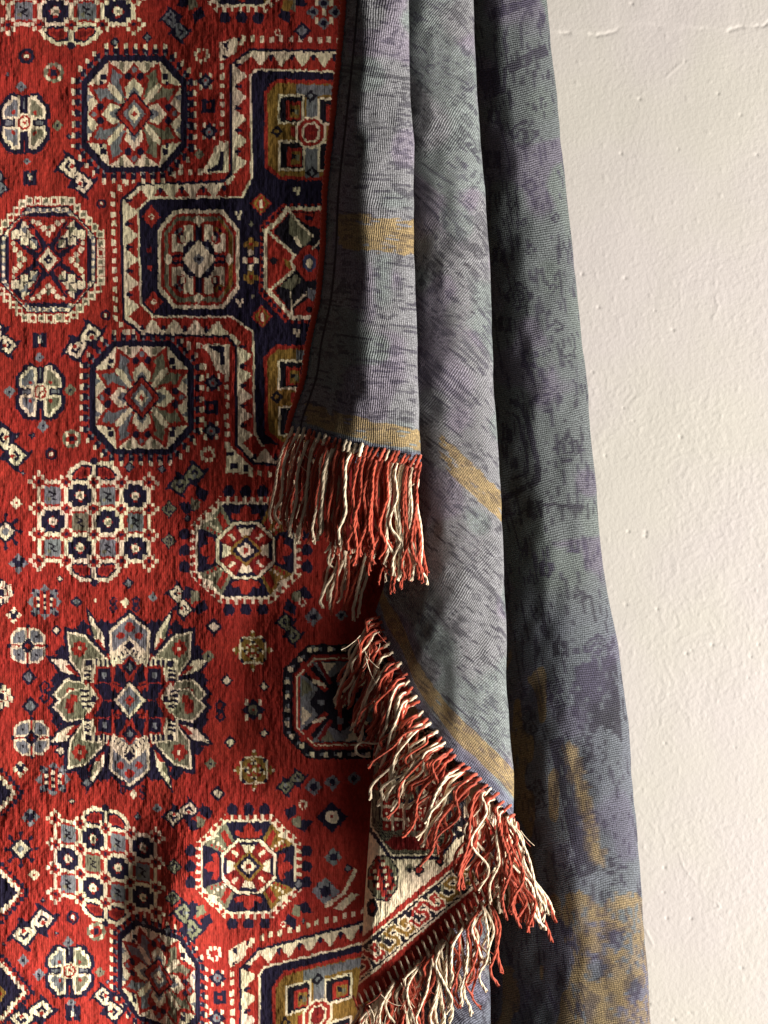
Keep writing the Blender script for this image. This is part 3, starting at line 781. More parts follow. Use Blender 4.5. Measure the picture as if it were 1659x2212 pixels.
def draw_main():
    c = Canvas(-80, -60, 1010, 2340, 'R')
    # large motifs
    T = (0, 0, 1, 0, 0, 1); medallion(c, T, True)
    reg(c, "stepped_medallion", "large navy stepped medallion with cream saw-tooth border", [(860, 100), (530, 98), (490, 136), (490, 366), (476, 384), (294, 388), (254, 428), (258, 694), (302, 732), (486, 738), (500, 754), (502, 968), (546, 1012), (860, 1016)])
    T = (519 - 499*0.97 - 108*0.0, 2062 + 499*0.27 - 108*1.0, 0.97, -0.27, 0.0, 1.0); medallion(c, T, False)
    reg(c, "stepped_medallion", "corner of navy medallion rising to the right at the bottom", [(860, 100), (530, 98), (490, 136), (490, 700), (860, 700)], T)
    for cx, cy, sx, sy, kx, lab in ((290, 246, 1.01, 1.12, 0, "upper cream octagon with eight-leaf star"), (306, 859, 1.0, 1.09, 0, "lower cream octagon with eight-leaf star"), (343, 2112, .79, .95, .30, "skewed cream octagon at the bottom of the pile")):
        T = TT(cx, cy, sx, sy, kx); sunburst(c, T); reg(c, "star_octagon", lab, octo(128), T)
    for cx, cy, sx, sy, kx, lab in ((153, -32, 1.14, 1.0, 0, "checker medallion cut by the top edge"), (203, 1127, 1.0, 1.0, 0.01, "checker medallion of grey and navy squares"), (228, 1870, .91, .95, .165, "slanting checker medallion of grey and navy squares")):
        T = TT(cx, cy, sx, sy, kx); checker(c, T); reg(c, "checker_medallion", lab, octo(128, 134, .6), T)
    for cx, cy, sx, sy, lab in ((522, -94, 1.15, 1.18, "navy octagon cut by the top edge"), (531, 1189, 1.18, 1.14, "upper navy octagon with round centre"), (537, 1872, 1.12, 1.10, "lower navy octagon with round centre")):
        T = TT(cx, cy, sx, sy); navy_octagon(c, T); reg(c, "navy_octagon", lab, octo(122), T)
    for cx, cy, sx, sy in ((52, 265, .57, .66), (87, 846, .55, .62), (150, 2097, .54, .58)):
        T = TT(cx, cy, sx, sy); four_petal(c, T); reg(c, "petal_flower", "navy four-petalled flower", octo(106), T)
    T = TT(104, 561, 1.02, 1.13); chain_octagon(c, T); reg(c, "chain_octagon", "octagon ringed by a chain of cream squares", octo(124), T)
    T = TT(280, 1513, 1.0, 1.0); star_flower(c, T); reg(c, "star_flower", "large many-petalled star flower", [(184*math.cos(k*math.pi/12), 198*math.sin(k*math.pi/12)) for k in range(24)], T)
    T = TT(735, 1516, 1.0, 1.0); dark_octagon(c, T); reg(c, "shaded_octagon", "dark octagon in the shade of the fold", octo(126), T)
    for cx, cy in ((60, 1395), (68, 1594)): T = TT(cx, cy, .98, .98); quad_flower(c, T); reg(c, "round_flower", "small cream and grey four-part flower", octo(44), T)
    for cx, cy in ((97, 1301), (115, 1683)): rosette(c, TT(cx, cy, 1.0, 1.0))
    for cx, cy in ((546, 1405), (549, 1664)): snowflake(c, TT(cx, cy, .98, .98))
    for y, hw, hh in ((1713, 24, 26), (1928, 36, 38), (2142, 46, 52)): step_diamond(c, 0, y, hw, hh)
    c.di('Y', -6, 2146, 20, 26); c.di('R', -8, 2146, 13, 18)
    for y in (1280, 1505): dia(c, 2, y, 30, 'N', 'W', 'N'); xstar(c, 4, y, 20, 'R'); xstar(c, 4, y, 26, 'W')
    # hooked lozenges
    for x, y, s, a, b in ((379, 54, .72, 42, 'G'), (164, 378, .92, 38, 'W'), (180, 738, .92, -58, 'W'), (404, 1035, .80, -50, 'O'), (390, 1299, .72, 52, 'W'), (392, 1757, .72, -38, 'W'),
                          (72, 2003, 1.0, -52, 'W'), (406, 1990, .82, 48, 'O'), (234, 2168, .80, 42, 'W'), (68, 2192, .95, -38, 'W'), (20, 965, .95, 42, 'W'), (4, 730, .8, 38, 'W'), (625, 1358, .66, 45, 'O'), (630, 1690, .62, -50, 'O'),
                          (0, 395, .5, 60, 'G')):
        zz(c, x, y, s, a, b)
    # small filling flowers
    for x, y, r in ((57, 121, 18), (110, 981, 14), (157, 1982, 15), (219, 440, 11), (228, 681, 12)): ring(c, x, y, r, 'N', 'D', 'W')
    for x, y, r in ((116, 157, 23), (155, 948, 21), (208, 2012, 21)): ring(c, x, y, r, 'O', 'R', 'N')
    for x, y, r in ((46, 187, 12), (20, 846, 13), (93, 921, 13), (85, 772, 11), (58, 349, 8), (147, 2036, 12), (50, 2075, 12), (84, 2106, 13), (155, 2166, 10), (330, 1290, 10), (340, 1746, 10)): dia(c, x, y, r, 'G', 'G', 'N')
    for x, y, r in ((124, 271, 12), (152, 843, 13), (430, 333, 11), (216, 2100, 11), (455, 1650, 13), (450, 1418, 13)): dia(c, x, y, r, 'O', 'O', 'N')
    for x, y, r in ((62, 1463, 18), (66, 1525, 19), (277, 1260, 13), (279, 1009, 12), (350, 1014, 10), (248, 91, 11), (318, 81, 11), (653, 67, 19), (188, 1691, 15), (165, 1300, 14), (297, 1764, 9), (405, 1120, 9), (362, 2010, 12), (310, 1994, 9)): dia(c, x, y, r, 'N', 'G')
    for x, y, r in ((122, 1362, 13), (131, 1622, 14), (462, 1354, 19), (470, 1714, 17), (490, 1470, 14), (570, 1482, 12), (571, 1584, 11), (497, 1603, 14), (155, 1731, 8), (130, 1250, 8)): dia(c, x, y, r, 'N', 'W')
    for x, y, r in ((365, 1100, 18), (365, 1168, 17), (376, 1872, 18), (373, 1940, 18)): dia(c, x, y, r, 'N', 'O'); c.di('O', x, y, r*.85, r*.85); xstar(c, x, y, r*.5, 'N')
    for x, y, r in ((444, 175, 17), (452, 284, 17), (460, 827, 18), (456, 930, 19), (470, 2113, 17), (468, 2200, 18)): star4(c, x, y, r)
    for x, y, r in ((450, 229, 15), (457, 880, 15), (474, 2155, 14)): c.sq('N', x, y, r, r); c.sq('R', x, y, 5, 5); c.sq('R', x - r, y, 2, 4); c.sq('R', x, y - r, 3, 3)
    for x, y, r in ((65, 384, 16), (86, 735, 16), (157, 2188, 17)): foursq(c, x, y, r)
    for x, y, r in ((436, 120, 18), (449, 982, 18), (462, 2060, 18), (600, 70, 8), (653, 1301, 10), (655, 1738, 10), (612, 1998, 7), (438, 792, 9)): xstar(c, x, y, r)
    for x, y, r in ((40, 1218, 21), (66, 1766, 20)): plus(c, x, y, r, 'G', 'N')
    for x, y, r in ((30, 1330, 17), (44, 1662, 17)): plus(c, x, y, r, 'W', 'N'); 
    for x, y, r in ((35, 1087, 13), (74, 1890, 13)): c.di('W', x, y, r, r); c.ng('W', x, y, r*.8, None, 7); c.sq('R', x, y, 3)
    for x, y in ((12, 1148), (45, 1834)): navystar(c, x, y, 38)
    for x, y, r in ((97, 1495, 14), (476, 1536, 13), (244, 1306, 9), (294, 1306, 9), (266, 1700, 8), (309, 1713, 8)): spiral(c, x, y, r)
    for x, y, r in ((16, 161, 5), (37, 942, 6), (70, 941, 8), (50, 1022, 6), (93, 1945, 7), (122, 2016, 6), (8, 2040, 6), (150, 295, 7), (233, 2120, 6)): c.di('N', x, y, r, r); c.sq('G', x, y, 2)
    c.di('W', 206, 1297, 3, 6); c.di('W', 270, 1302, 10, 12); c.di('W', 288, 1717, 8, 12)
    star4(c, 547, 1533, 22, 'N', 'O'); star4(c, 717, 1765, 30, 'N', 'W', False); 
    for x, y, r in ((677, 1333, 19), (677, 1700, 19), (718, 1690, 17), (765, 1682, 15), (720, 1852, 20), (738, 1330, 13), (703, 1926, 30)): plus(c, x, y, r, 'G', 'N'); xstar(c, x, y, r*.8, 'G')
    for x, y, r in ((752, 1876, 10), (645, 1910, 14), (655, 1990, 5)): dia(c, x, y, r, 'N', 'G')
    # flower by the fold at the top and yellow scrap
    for x, y in ((700, 8), (676, 26), (724, 26), (700, 50)): c.di('G', x, y, 14, 14); c.ng('N', x, y, 7, None, 6)
    for x, y in ((684, 44), (716, 44), (684, 6), (716, 6), (700, 26)): c.sq('W', x, y, 4, 7)
    c.f('Y', [(612, 0), (634, 0), (626, 26), (608, 20)])
    # half-seen border pieces deep in the shade beside the fold
    c.pl('W', [(706, 1956), (742, 1930), (768, 1880)], 8); c.f('W', [(720, 1962), (760, 1930), (776, 1932), (740, 1968)])
    return c

def draw_turn():
    """the strip of pile that shows under the second fold: cream end border with its guard stripes"""
    c = Canvas(700, 1480, 460, 760, 'W')
    ex, ey = 0.766, -0.643; nx, ny = -0.643, -0.766; bx, by = 922, 2053
    P = lambda t, n: (bx + ex*t + nx*n, by + ey*t + ny*n)
    def band(k, n0, n1): c.f(k, [P(-400, n0), P(400, n0), P(400, n1), P(-400, n1)])
    # gul in the cream border
    c.f('N', octo(104, 142, .52, 897, 1714)); c.f('W', octo(98, 135, .52, 897, 1714)); 
    for x, y, tx, ty in along(octo(101, 139, .52, 897, 1714), 9, 0, True): c.sq('N', x, y, 4, 4)
    c.f('O', octo(95, 131, .52, 897, 1714))
    for i in range(9): c.pl('K', octo(93 - i*3.2, 129 - i*4.4, .52, 897, 1714), 1.6, None, True)
    c.f('D', [(830, 1820), (850, 1806), (930, 1806), (950, 1820), (930, 1836), (852, 1836)])
    c.f('W', octo(70, 92, .7, 893, 1700))
    for i in range(6):
        for j in range(7):
            x, y = 836 + i*24, 1622 + j*27
            c.sq('R' if (i + j) % 2 == 0 or i == 0 else 'D', x, y, 9, 10); c.sq('W', x, y, 2.5, 1.6); c.sq('W', x, y, 1.6, 3)
    c.sq('W', 884, 1702, 34, 38); c.sq('K', 884, 1702, 29, 34); c.sq('O', 884, 1702, 20, 24)
    for a in (-1, 1):
        for b in (-1, 1): c.sq('K', 884 + a*14, 1702 + b*16, 5, 6)
    c.sq('R', 884, 1702, 13, 14); c.sq('D', 884, 1702, 5, 5)
    # flower sprigs on the cream ground
    c.f('K', octo(33, 50, .4, 827, 1897)); c.f('O', octo(30, 46, .4, 827, 1897))
    for i in range(-4, 5):
        for j in range(-6, 7):
            x, y = 827 + i*7 + j*1.5, 1897 + j*7.5
            if abs(i)/4.3 + abs(j)/6.5 < 1.05: c.sq('DRWKRD'[(i*2 + j*3) % 6], x, y, 3.5, 3.8)
    c.f('K', octo(12, 20, .4, 804, 1961)); c.di('R', 804, 1961, 7, 11)
    star4(c, 905, 1880, 13, 'K', 'R', False); star4(c, 862, 1965, 9, 'K', 'O', False); star4(c, 950, 1862, 10, 'K', 'R', False); c.ng('O', 884, 1876, 9, None, 6); c.sq('K', 884, 1880, 4); c.f('K', [(975, 1790), (1010, 1760), (1020, 1790), (990, 1812)]); c.sq('W', 992, 1790, 4)
    # guard stripes
    band('R', 101, 112); band('W', 97, 101); band('K', 38, 97); band('W', 36, 42); band('R', -20, 37)
    for q, t0 in enumerate((-196, -112, -28, 56, 140)):
        T = (*P(t0, 69), ex, ey, nx, ny)
        g = 'O' if q % 2 == 0 else 'R'
        z = [(-40, 2), (-34, -17), (-8, -17), (-4, -4), (-14, 4), (-18, 16), (4, 18), (10, 4), (16, -14), (34, -17), (40, -4), (34, 12), (24, 12), (26, 2)]
        c.pl('W', z, 14, T); c.pl('Y' if q % 2 == 0 else 'R', z, 8, T); c.pl('K', [(-27, -4), (-20, -7)], 7, T); c.pl(g, [(-30, 10), (-24, 16)], 6, T)
        for w in range(4): c.sq('W', -30 + w*18, 21, 2.5, 2, T); c.sq('W', -22 + w*18, -21, 2.5, 2, T)
    return c

# ------------------------------------------------------------------ pile and back surfaces
TUFT = 4.7
def knots(c, px, py, seed=0, rowh=8.5):
    """yarn colour and tuft relief for points of the pile (layout coordinates)"""
    r = np.random.default_rng(100 + seed)
    J = r.uniform(-1, 1, (512, 512)); H = r.uniform(-1, 1, (512, 512)); V = r.uniform(-1, 1, (512, 512))
    wx = px + 1.6 * vnoise(px / 30, py / 60, 21 + seed) + 0.8 * vnoise(px / 6, py / 9, 22 + seed)
    u = wx / TUFT; ci = np.floor(u).astype(int); fu = u - ci
    ph = J[(ci * 7) & 511, 3] * 2.0
    v = py / rowh + ph + 0.25 * vnoise(px / 9, py / 11, 24 + seed); ri = np.floor(v).astype(int); fv = v - ri
    jit = J[ri & 511, ci & 511]
    lx = px + (0.5 - fu) * TUFT * 0.4
    ly = py + jit * 2.0
    lx = np.where(lx < -14, -lx, lx)          # the field repeats about the rug's middle, just left of the view
    ix = np.clip((lx - c.x0).astype(int), 0, c.w - 1); iy = np.clip((ly - c.y0).astype(int), 0, c.h - 1)
    k = c.a[iy, ix]
    colr = PAL[k].copy()
    # natural unevenness of hand-dyed yarn, tuft by tuft and in slow bands
    f = 1 + 0.17 * V[ri & 511, ci & 511] + 0.09 * vnoise(px / 40, py / 90, 25 + seed) + 0.07 * vnoise(px / 300, py / 14, 26 + seed)
    colr *= f[..., None]
    hue = vnoise(px / 60, py / 45, 27 + seed)
    colr[..., 1] *= 1 + 0.10 * hue
    prof = np.sin(np.pi * fu) ** 0.7 * (0.75 + 0.25 * np.sin(np.pi * fv) ** 0.6)
    h = 0.0009 * prof + 0.00035 * H[ri & 511, ci & 511] + 0.0006 * vnoise(px / 10, py / 27, 28 + seed) + 0.0006 * vnoise(px / 5.5, py / 14, 29 + seed)
    return colr, h

def main_depth(x, y):
    d = 0.034 + 0.005 * np.sin(x / 150 + y / 420 + 0.6) + 0.0035 * np.sin(y / 165 + 1.3 + x / 320) + 0.0030 * vnoise(x / 120, y / 150, 31)
    d = d + 0.0024 * vnoise(x / 55, y / 75, 32) + 0.0008 * vnoise(x / 22, y / 40, 33)
    w = sstep(1620, 1960, y)
    vx = 300 - 40 * sstep(1750, 2000, y) + 40 * sstep(2050, 2212, y)
    d = d + w * (0.026 * np.exp(-((x - vx - 125) / 78) ** 2) + 0.030 * sstep(vx, vx - 260, x) - 0.012 * np.exp(-((x - vx - 10) / 50) ** 2))
    d = d + 0.010 * np.exp(-((x - 470) / 70) ** 2) * sstep(1000, 1150, y) * sstep(1700, 1500, y)
    d = d - 0.022 * sstep(590, 780, x)
    return d

rug = bpy.data.objects.new("rug", None)
rug.location = (0, 0, 0)
col.objects.link(rug)
rug["label"] = "red patterned wool rug hanging on the wall, folded over to show its grey back"
rug["category"] = "rug"

def build_main():
    global DESIGN
    c = draw_main(); DESIGN = c
    st = 1.7
    xs = np.concatenate([np.arange(-420, -292, 24), np.arange(-290, -12, 3.2), np.arange(-12, 846, st), np.arange(850, 1150, 20)])
    ys = np.concatenate([np.arange(-500, -12, 24), np.arange(-12, 2226, st), np.arange(2230, 2700, 24)])
    X, Y = np.meshgrid(xs, ys)
    colr, h = knots(c, X, Y)
    d = main_depth(X, Y)
    V = W(X, Y, d + h)
    F = grid_faces(len(ys), len(xs))
    ix = np.clip((X - c.x0).astype(int), 0, c.w - 1); iy = np.clip((Y - c.y0).astype(int), 0, c.h - 1)
    fid = c.ids[iy, ix][:-1, :-1].ravel()
    V = V.reshape(-1, 3); Cc = colr.reshape(-1, 3)
    def sub(mask, name, parent):
        ff = F[mask]; u, inv = np.unique(ff, return_inverse=True)
        return mesh_obj(name, V[u], inv.reshape(-1, 4), M_PILE, parent, Cc[u])
    base = sub(fid == 0, "pile_face", rug); base["label"] = "red wool pile scattered with small flowers"
    for i, name, lab in MOTIFS:
        m = fid == i
        if m.sum() > 200:
            o = sub(m, name, base); o["label"] = lab
build_main()

# fold lines, as layout x over y
SELV = scurve([(-300, 752), (0, 744), (250, 721), (415, 704), (548, 698), (648, 688), (748, 667), (813, 658), (858, 644), (908, 627), (935, 622)])
E1 = scurve([(-300, 878), (0, 881), (144, 885), (300, 892), (600, 896), (730, 899), (870, 903), (1000, 910)])
E2 = scurve([(-300, 1015), (0, 1024), (144, 1029), (300, 1040), (430, 1047), (600, 1058), (864, 1070), (1064, 1079), (1264, 1088), (1464, 1096), (1620, 1105), (1790, 1111)])
E3 = scurve([(-300, 1140), (0, 1179), (144, 1195), (300, 1213), (600, 1245), (864, 1271), (1064, 1289), (1264, 1309), (1464, 1345), (1630, 1361), (1800, 1374), (1970, 1388), (2212, 1408), (2600, 1435)])
BOT1 = curve([(600, 928), (626, 934), (668, 941), (720, 958), (798, 979), (860, 991), (912, 1001), (930, 1004)])
BOT2 = scurve([(800, 1300), (811, 1321), (832, 1387), (871, 1456), (898, 1525), (940, 1587), (985, 1645), (1030, 1688), (1075, 1731), (1112, 1772)])
LEFT2 = scurve([(-300, 838), (1000, 842), (1200, 840), (1261, 830), (1321, 811)])
BOT2B = scurve([(740, 2190), (762, 2179), (788, 2167), (826, 2139), (858, 2108), (922, 2054), (986, 1996), (1044, 1940), (1085, 1880), (1112, 1800)])
LEFT2B = scurve([(1400, 812), (1640, 808), (1720, 803), (1950, 787), (2120, 775), (2200, 762)])

def rows_to(bot, top=-420, st=2.1):
    return None

BACKC = dict(grey=(0.140, 0.141, 0.152), purple=(0.136, 0.120, 0.158), green=(0.124, 0.144, 0.144), ochre=(0.215, 0.148, 0.058), ink=(0.018, 0.014, 0.030), blue=(0.094, 0.100, 0.150))
def back_colour(px, py, ang, seed, ochre, blue, leng=20, ghost=(0, 0, 1.0), inky=.7, jit=11, lo=-.35, marks=None):
    """colour of the woven back: weft-wise dashes of dark yarn over muted grounds.  ang = weft direction"""
    ca, sa = math.cos(ang), math.sin(ang)
    wx = px + 9*vnoise(px/110, py/110, 60+seed); wy = py + 9*vnoise(px/110, py/110, 61+seed)
    u = wx * ca + wy * sa; v = -wx * sa + wy * ca
    vq = np.floor(v / 4.7); uq = np.floor(u / 4.7)
    g = np.array(BACKC['grey']) * np.ones(px.shape + (1,))
    def mixin(c, w):
        nonlocal g
        g = g * (1 - w[..., None]) + np.array(BACKC[c]) * w[..., None]
    n1 = vnoise(uq / 15, vq / 15, 41 + seed); n2 = vnoise(uq / 19 + 5, vq / 14, 42 + seed)
    mixin('purple', sstep(0.0, 0.35, n1)); mixin('green', sstep(0.05, 0.4, n2))
    # the design shows through as dashes of dark yarn, one weft row at a time, crowding together in places
    R1 = np.random.default_rng(300 + seed).uniform(0, 200, 4096); R2 = np.random.default_rng(400 + seed).uniform(0.6, 1.6, 4096)
    k = vq.astype(int) & 4095
    dash = vnoise(u / (leng * R2[k]) + R1[k], R1[k] * 3.1, 46 + seed)
    fine = vnoise(u / (leng * .45 * R2[k]) + R1[k] * 2, R1[k] * 1.7, 48 + seed)
    oc_s = sstep(0.40, 0.52, ochre + 0.30 * fine + 0.12 * dash) * np.where(ochre > .08, 1, 0)
    mixin('ochre', 0.9 * oc_s); mixin('blue', blue); ochre = oc_s
    # the front's design, faint and drawn out along the weft, seen through the weave
    if len(ghost) > 3:
        gx = np.mod(ghost[0] + v * ghost[2], 760); gy = np.mod(ghost[1] + u * ghost[3] + (R1[k] % 1 - .5) * jit, 2190)
    else:
        gx = np.mod(ghost[0] + u * ghost[2] + (R1[k] % 1 - .5) * jit, 760); gy = np.mod(ghost[1] + v * ghost[2], 2190)
    kk = DESIGN.a[(gy - DESIGN.y0).astype(int), (gx - DESIGN.x0).astype(int)]
    if marks is not None:
        mc, mx_, my_ = marks; jx = (R1[k] % 1 - .5) * jit
        kk = mc.a[np.clip(my_ + jx - mc.y0, 0, mc.h - 1).astype(int), np.clip(mx_ - mc.x0, 0, mc.w - 1).astype(int)]
    dark = (kk == IDX['N']) | (kk == IDX['K']) | (kk == IDX['D']); pale = (kk == IDX['W']); mid = (kk == IDX['G']) | (kk == IDX['O'])
    ink = np.where(dark, sstep(lo, lo + .5, dash) * inky, np.where(pale, sstep(0.1, .4, fine) * 0.25, np.where(mid, sstep(-.1, .3, fine) * 0.32, sstep(0.38, 0.55, dash) * 0.75)))
    g = g * (1 + 0.16 * pale - 0.08 * mid)[..., None]
    ink = ink * (1 - 0.3 * np.clip(ochre, 0, 1))
    g = g * (1 - ink[..., None]) + np.array(BACKC['ink']) * (1 + 0.6 * n1[..., None]) * ink[..., None]
    g *= (1 + 0.12 * vnoise(uq * 0.9, vq * 0.9, 47 + seed))[..., None]
    uv = np.stack([u / 4.7, v / 4.7], -1)
    return g, uv

def sheet(name, X, Y, D, colr, uv, mat, label):
    V = W(X, Y, D)
    o = mesh_obj(name, V, grid_faces(*X.shape), mat, rug, colr.reshape(-1, 3), None if uv is None else uv.reshape(-1, 2))
    o["label"] = label
    return o

def roll_profile(n_under, n_roll, n_face, a, b, dc, face, under_len):
    """cross-section of a fold that turns on its right edge: list of (offset left of the edge, depth).
    starts underneath, goes round the edge and back to the left along 'face' (a function of distance -> depth drop)"""
    pts = []
    for t in np.linspace(under_len, a, n_under, endpoint=False): pts.append((t, dc - b))
    for f in np.linspace(-90, 90, n_roll, endpoint=False):
        r = math.radians(f); pts.append((a - a * math.cos(r), dc + b * math.sin(r)))
    return pts

def build_fold(name, label, edge, left, bottom, ytop, a, b, dc, dleft, ang, seed, bands, st=2.1, wob=0.004, ymax=None, bow=1.0, grow=0.0, line=None, leng=20, ghost=(0, 0, 1.0), inky=.7, jit=11, lo=-.35, slope=9.0, teal_shaded=False, marks=None):
    """one fold of the rug lying on the next: back of the weave outwards, rolled over at its right edge"""
    # columns: parameter q: negative part = underside and roll, positive part = face from roll crest to the left edge
    nroll = 46; nund = 4
    nf = 130
    ys0 = np.concatenate([np.arange(ytop, -12, 30), np.arange(-12, 2226, st)]) if ymax is None else None
    cols = []
    for t in np.linspace(1, 0, nund, endpoint=False): cols.append(('u', t))
    for f in np.linspace(-90, 90, nroll, endpoint=False): cols.append(('r', f))
    for s in np.linspace(0, 1, nf): cols.append(('f', s))
    nc = len(cols)
    xref_l = lambda y: left(y)
    # first guess of x for each column with the edge at mid height, to find how far down the column reaches
    tt = np.concatenate([np.linspace(0, 1, 400) ** 1.0])
    if bottom is None:
        ybot = np.full(nc, 2560.0)
    else:
        ybot = np.zeros(nc)
        for j, (k, s) in enumerate(cols):
            y = 1000.0
            for _ in range(12):
                e = float(edge(y)); l = float(left(y)); aa = min(a * (1 + grow * y / 2212), (e - l) * .6)
                if k == 'u': x = e - 2
                elif k == 'r': x = e - (aa - aa * math.cos(math.radians(s))) * (1 if s > 0 else 0.0)
                else: x = (e - aa) * (1 - s) + l * s
                y = 0.5 * y + 0.5 * float(bottom(x))
            ybot[j] = y
    nvis = int((min(ybot.max(), 2226) + 12) / st)
    V_ = np.concatenate([np.linspace(ytop, -12, 10, endpoint=False), np.full(0, 0.0)])
    t = np.linspace(0, 1, nvis)
    Y = np.zeros((len(V_) + nvis, nc)); X = np.zeros_like(Y); D = np.zeros_like(Y)
    for j in range(nc):
        Y[:, j] = np.concatenate([V_, -12 + (ybot[j] + 12) * t])
    e = edge(Y) + 2.6 * vnoise(Y / 105 + seed * 9, Y * 0, 57 + seed) + 0.9 * vnoise(Y / 34 + seed * 5, Y * 0 + 2, 58 + seed); l = left(Y)
    aa = np.minimum(a * (1 + grow * Y / 2212), (e - l) * .6)
    wv = wob * vnoise(Y / 210, X * 0 + seed, 50 + seed) 
    for j, (k, s) in enumerate(cols):
        if k == 'u':
            X[:, j] = e[:, j] - aa[:, j] * (1 + 0.6 * s); D[:, j] = dc - b
        elif k == 'r':
            r = math.radians(s); X[:, j] = e[:, j] - aa[:, j] + aa[:, j] * math.cos(r); D[:, j] = dc + b * math.sin(r) + wv[:, j]
        else:
            X[:, j] = (e[:, j] - aa[:, j]) * (1 - s) + l[:, j] * s
            top = dc + b; drop = np.minimum(top - dleft, slope * (e[:, j] - aa[:, j] - l[:, j]) * PX); D[:, j] = top - drop * (s ** (1 + bow)) + wv[:, j]
    D = D + 0.0030 * vnoise(X / 62, Y / 120, 55 + seed) + 0.0011 * vnoise(X / 24, Y / 44, 56 + seed)
    # arc length gives the weave coordinates so the threads run round the roll
    dx = np.diff(X, axis=1); dd = np.diff(D, axis=1) / PX
    s = np.concatenate([np.zeros((X.shape[0], 1)), np.cumsum(np.hypot(dx, dd), 1)], 1)
    j0 = nund + nroll
    s = s - s[:, j0:j0 + 1]; S = (E_ref := (e - aa)) - s        # unrolled x, measured from the crest
    oc, bl = bands(X, Y)
    # the wall-side fold takes slate-green yarns, darkened further to paint in its shade
    if teal_shaded: BACKC.update(grey=(0.073, 0.083, 0.087), purple=(0.075, 0.070, 0.092), green=(0.080, 0.094, 0.092), blue=(0.066, 0.070, 0.102), ochre=(0.150, 0.104, 0.044))
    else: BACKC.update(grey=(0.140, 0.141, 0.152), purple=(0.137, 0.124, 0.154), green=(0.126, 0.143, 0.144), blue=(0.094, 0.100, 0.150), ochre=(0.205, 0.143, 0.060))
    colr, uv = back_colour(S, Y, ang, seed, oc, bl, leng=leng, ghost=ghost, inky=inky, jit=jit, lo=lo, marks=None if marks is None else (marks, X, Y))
    if line is not None:
        w = sstep(3.2, 1.6, np.abs(X - line(Y)))[..., None]; colr = colr * (1 - w) + np.array(BACKC['ink']) * 0.5 * w
    return sheet(name, X, Y, D, colr, uv, M_BACK, label), (X, Y, D)

def gauss(x, w): return np.exp(-(x / w) ** 2)
def bands1(x, y):
    q = y - 0.10 * (x - 760)
    oc = sstep(452, 470, q) * sstep(548, 532, q) * sstep(722, 735, x)
    b = BOT1(x) - y
    oc = np.maximum(oc, sstep(22, 27, b) * sstep(78, 66, b) * sstep(650, 668, x))
    oc = oc * (0.62 + 0.38 * sstep(-0.3, 0.3, vnoise(x / 30, y / 12, 71)))
    return oc * .9, sstep(24, 18, b) * .8
def bands2(x, y):
    b = (BOT2(np.clip(x, 811, 1112)) - y) * 0.62
    oc = sstep(26, 32, b) * sstep(68, 60, b) * (0.68 + .32 * sstep(-0.3, 0.3, vnoise(x / 34, y / 40, 72)))
    q = y - 1040 - 0.95 * (x - 1020)
    oc = np.maximum(oc, sstep(-46, -34, q) * sstep(34, 22, q) * sstep(930, 985, x) * (.6 + .4 * sstep(-.35, .35, vnoise(x / 17, y / 14, 80))))
    return oc, sstep(28, 20, b) * .75
def bands3(x, y):
    oc = sstep(1200, 1225, x + 0.08 * (1990 - y) + 34 * vnoise(y / 38, x / 60, 73)) * sstep(1938, 1956, y + 42 * vnoise(x / 34, y / 50, 74) + 12 * vnoise(x / 9, y / 12, 78)) * (.5 + .4 * sstep(-.4, .4, vnoise(x / 20, y / 26, 79)))
    oc = np.maximum(oc, .75 * sstep(0.12, .25, vnoise(x / 26 + 2, y / 70, 75)) * sstep(1380, 1450, y) * sstep(1210, 1180, x - 0.08 * (y - 1500)))
    oc = np.maximum(oc, .85 * gauss(x - 1238 - 0.24 * (y - 1640), 22) * sstep(1590, 1620, y) * sstep(1900, 1840, y))
    for (fx, fy) in ((1330, 2030), (1372, 2145), (1290, 2090)):
        k = np.abs(x - fx) / 26 + np.abs(y - fy) / 34; oc = oc * sstep(.75, .95, k + .25 * vnoise(x / 9, y / 9, 76))
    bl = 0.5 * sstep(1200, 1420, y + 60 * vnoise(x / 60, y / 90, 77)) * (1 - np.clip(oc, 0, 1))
    return oc, bl

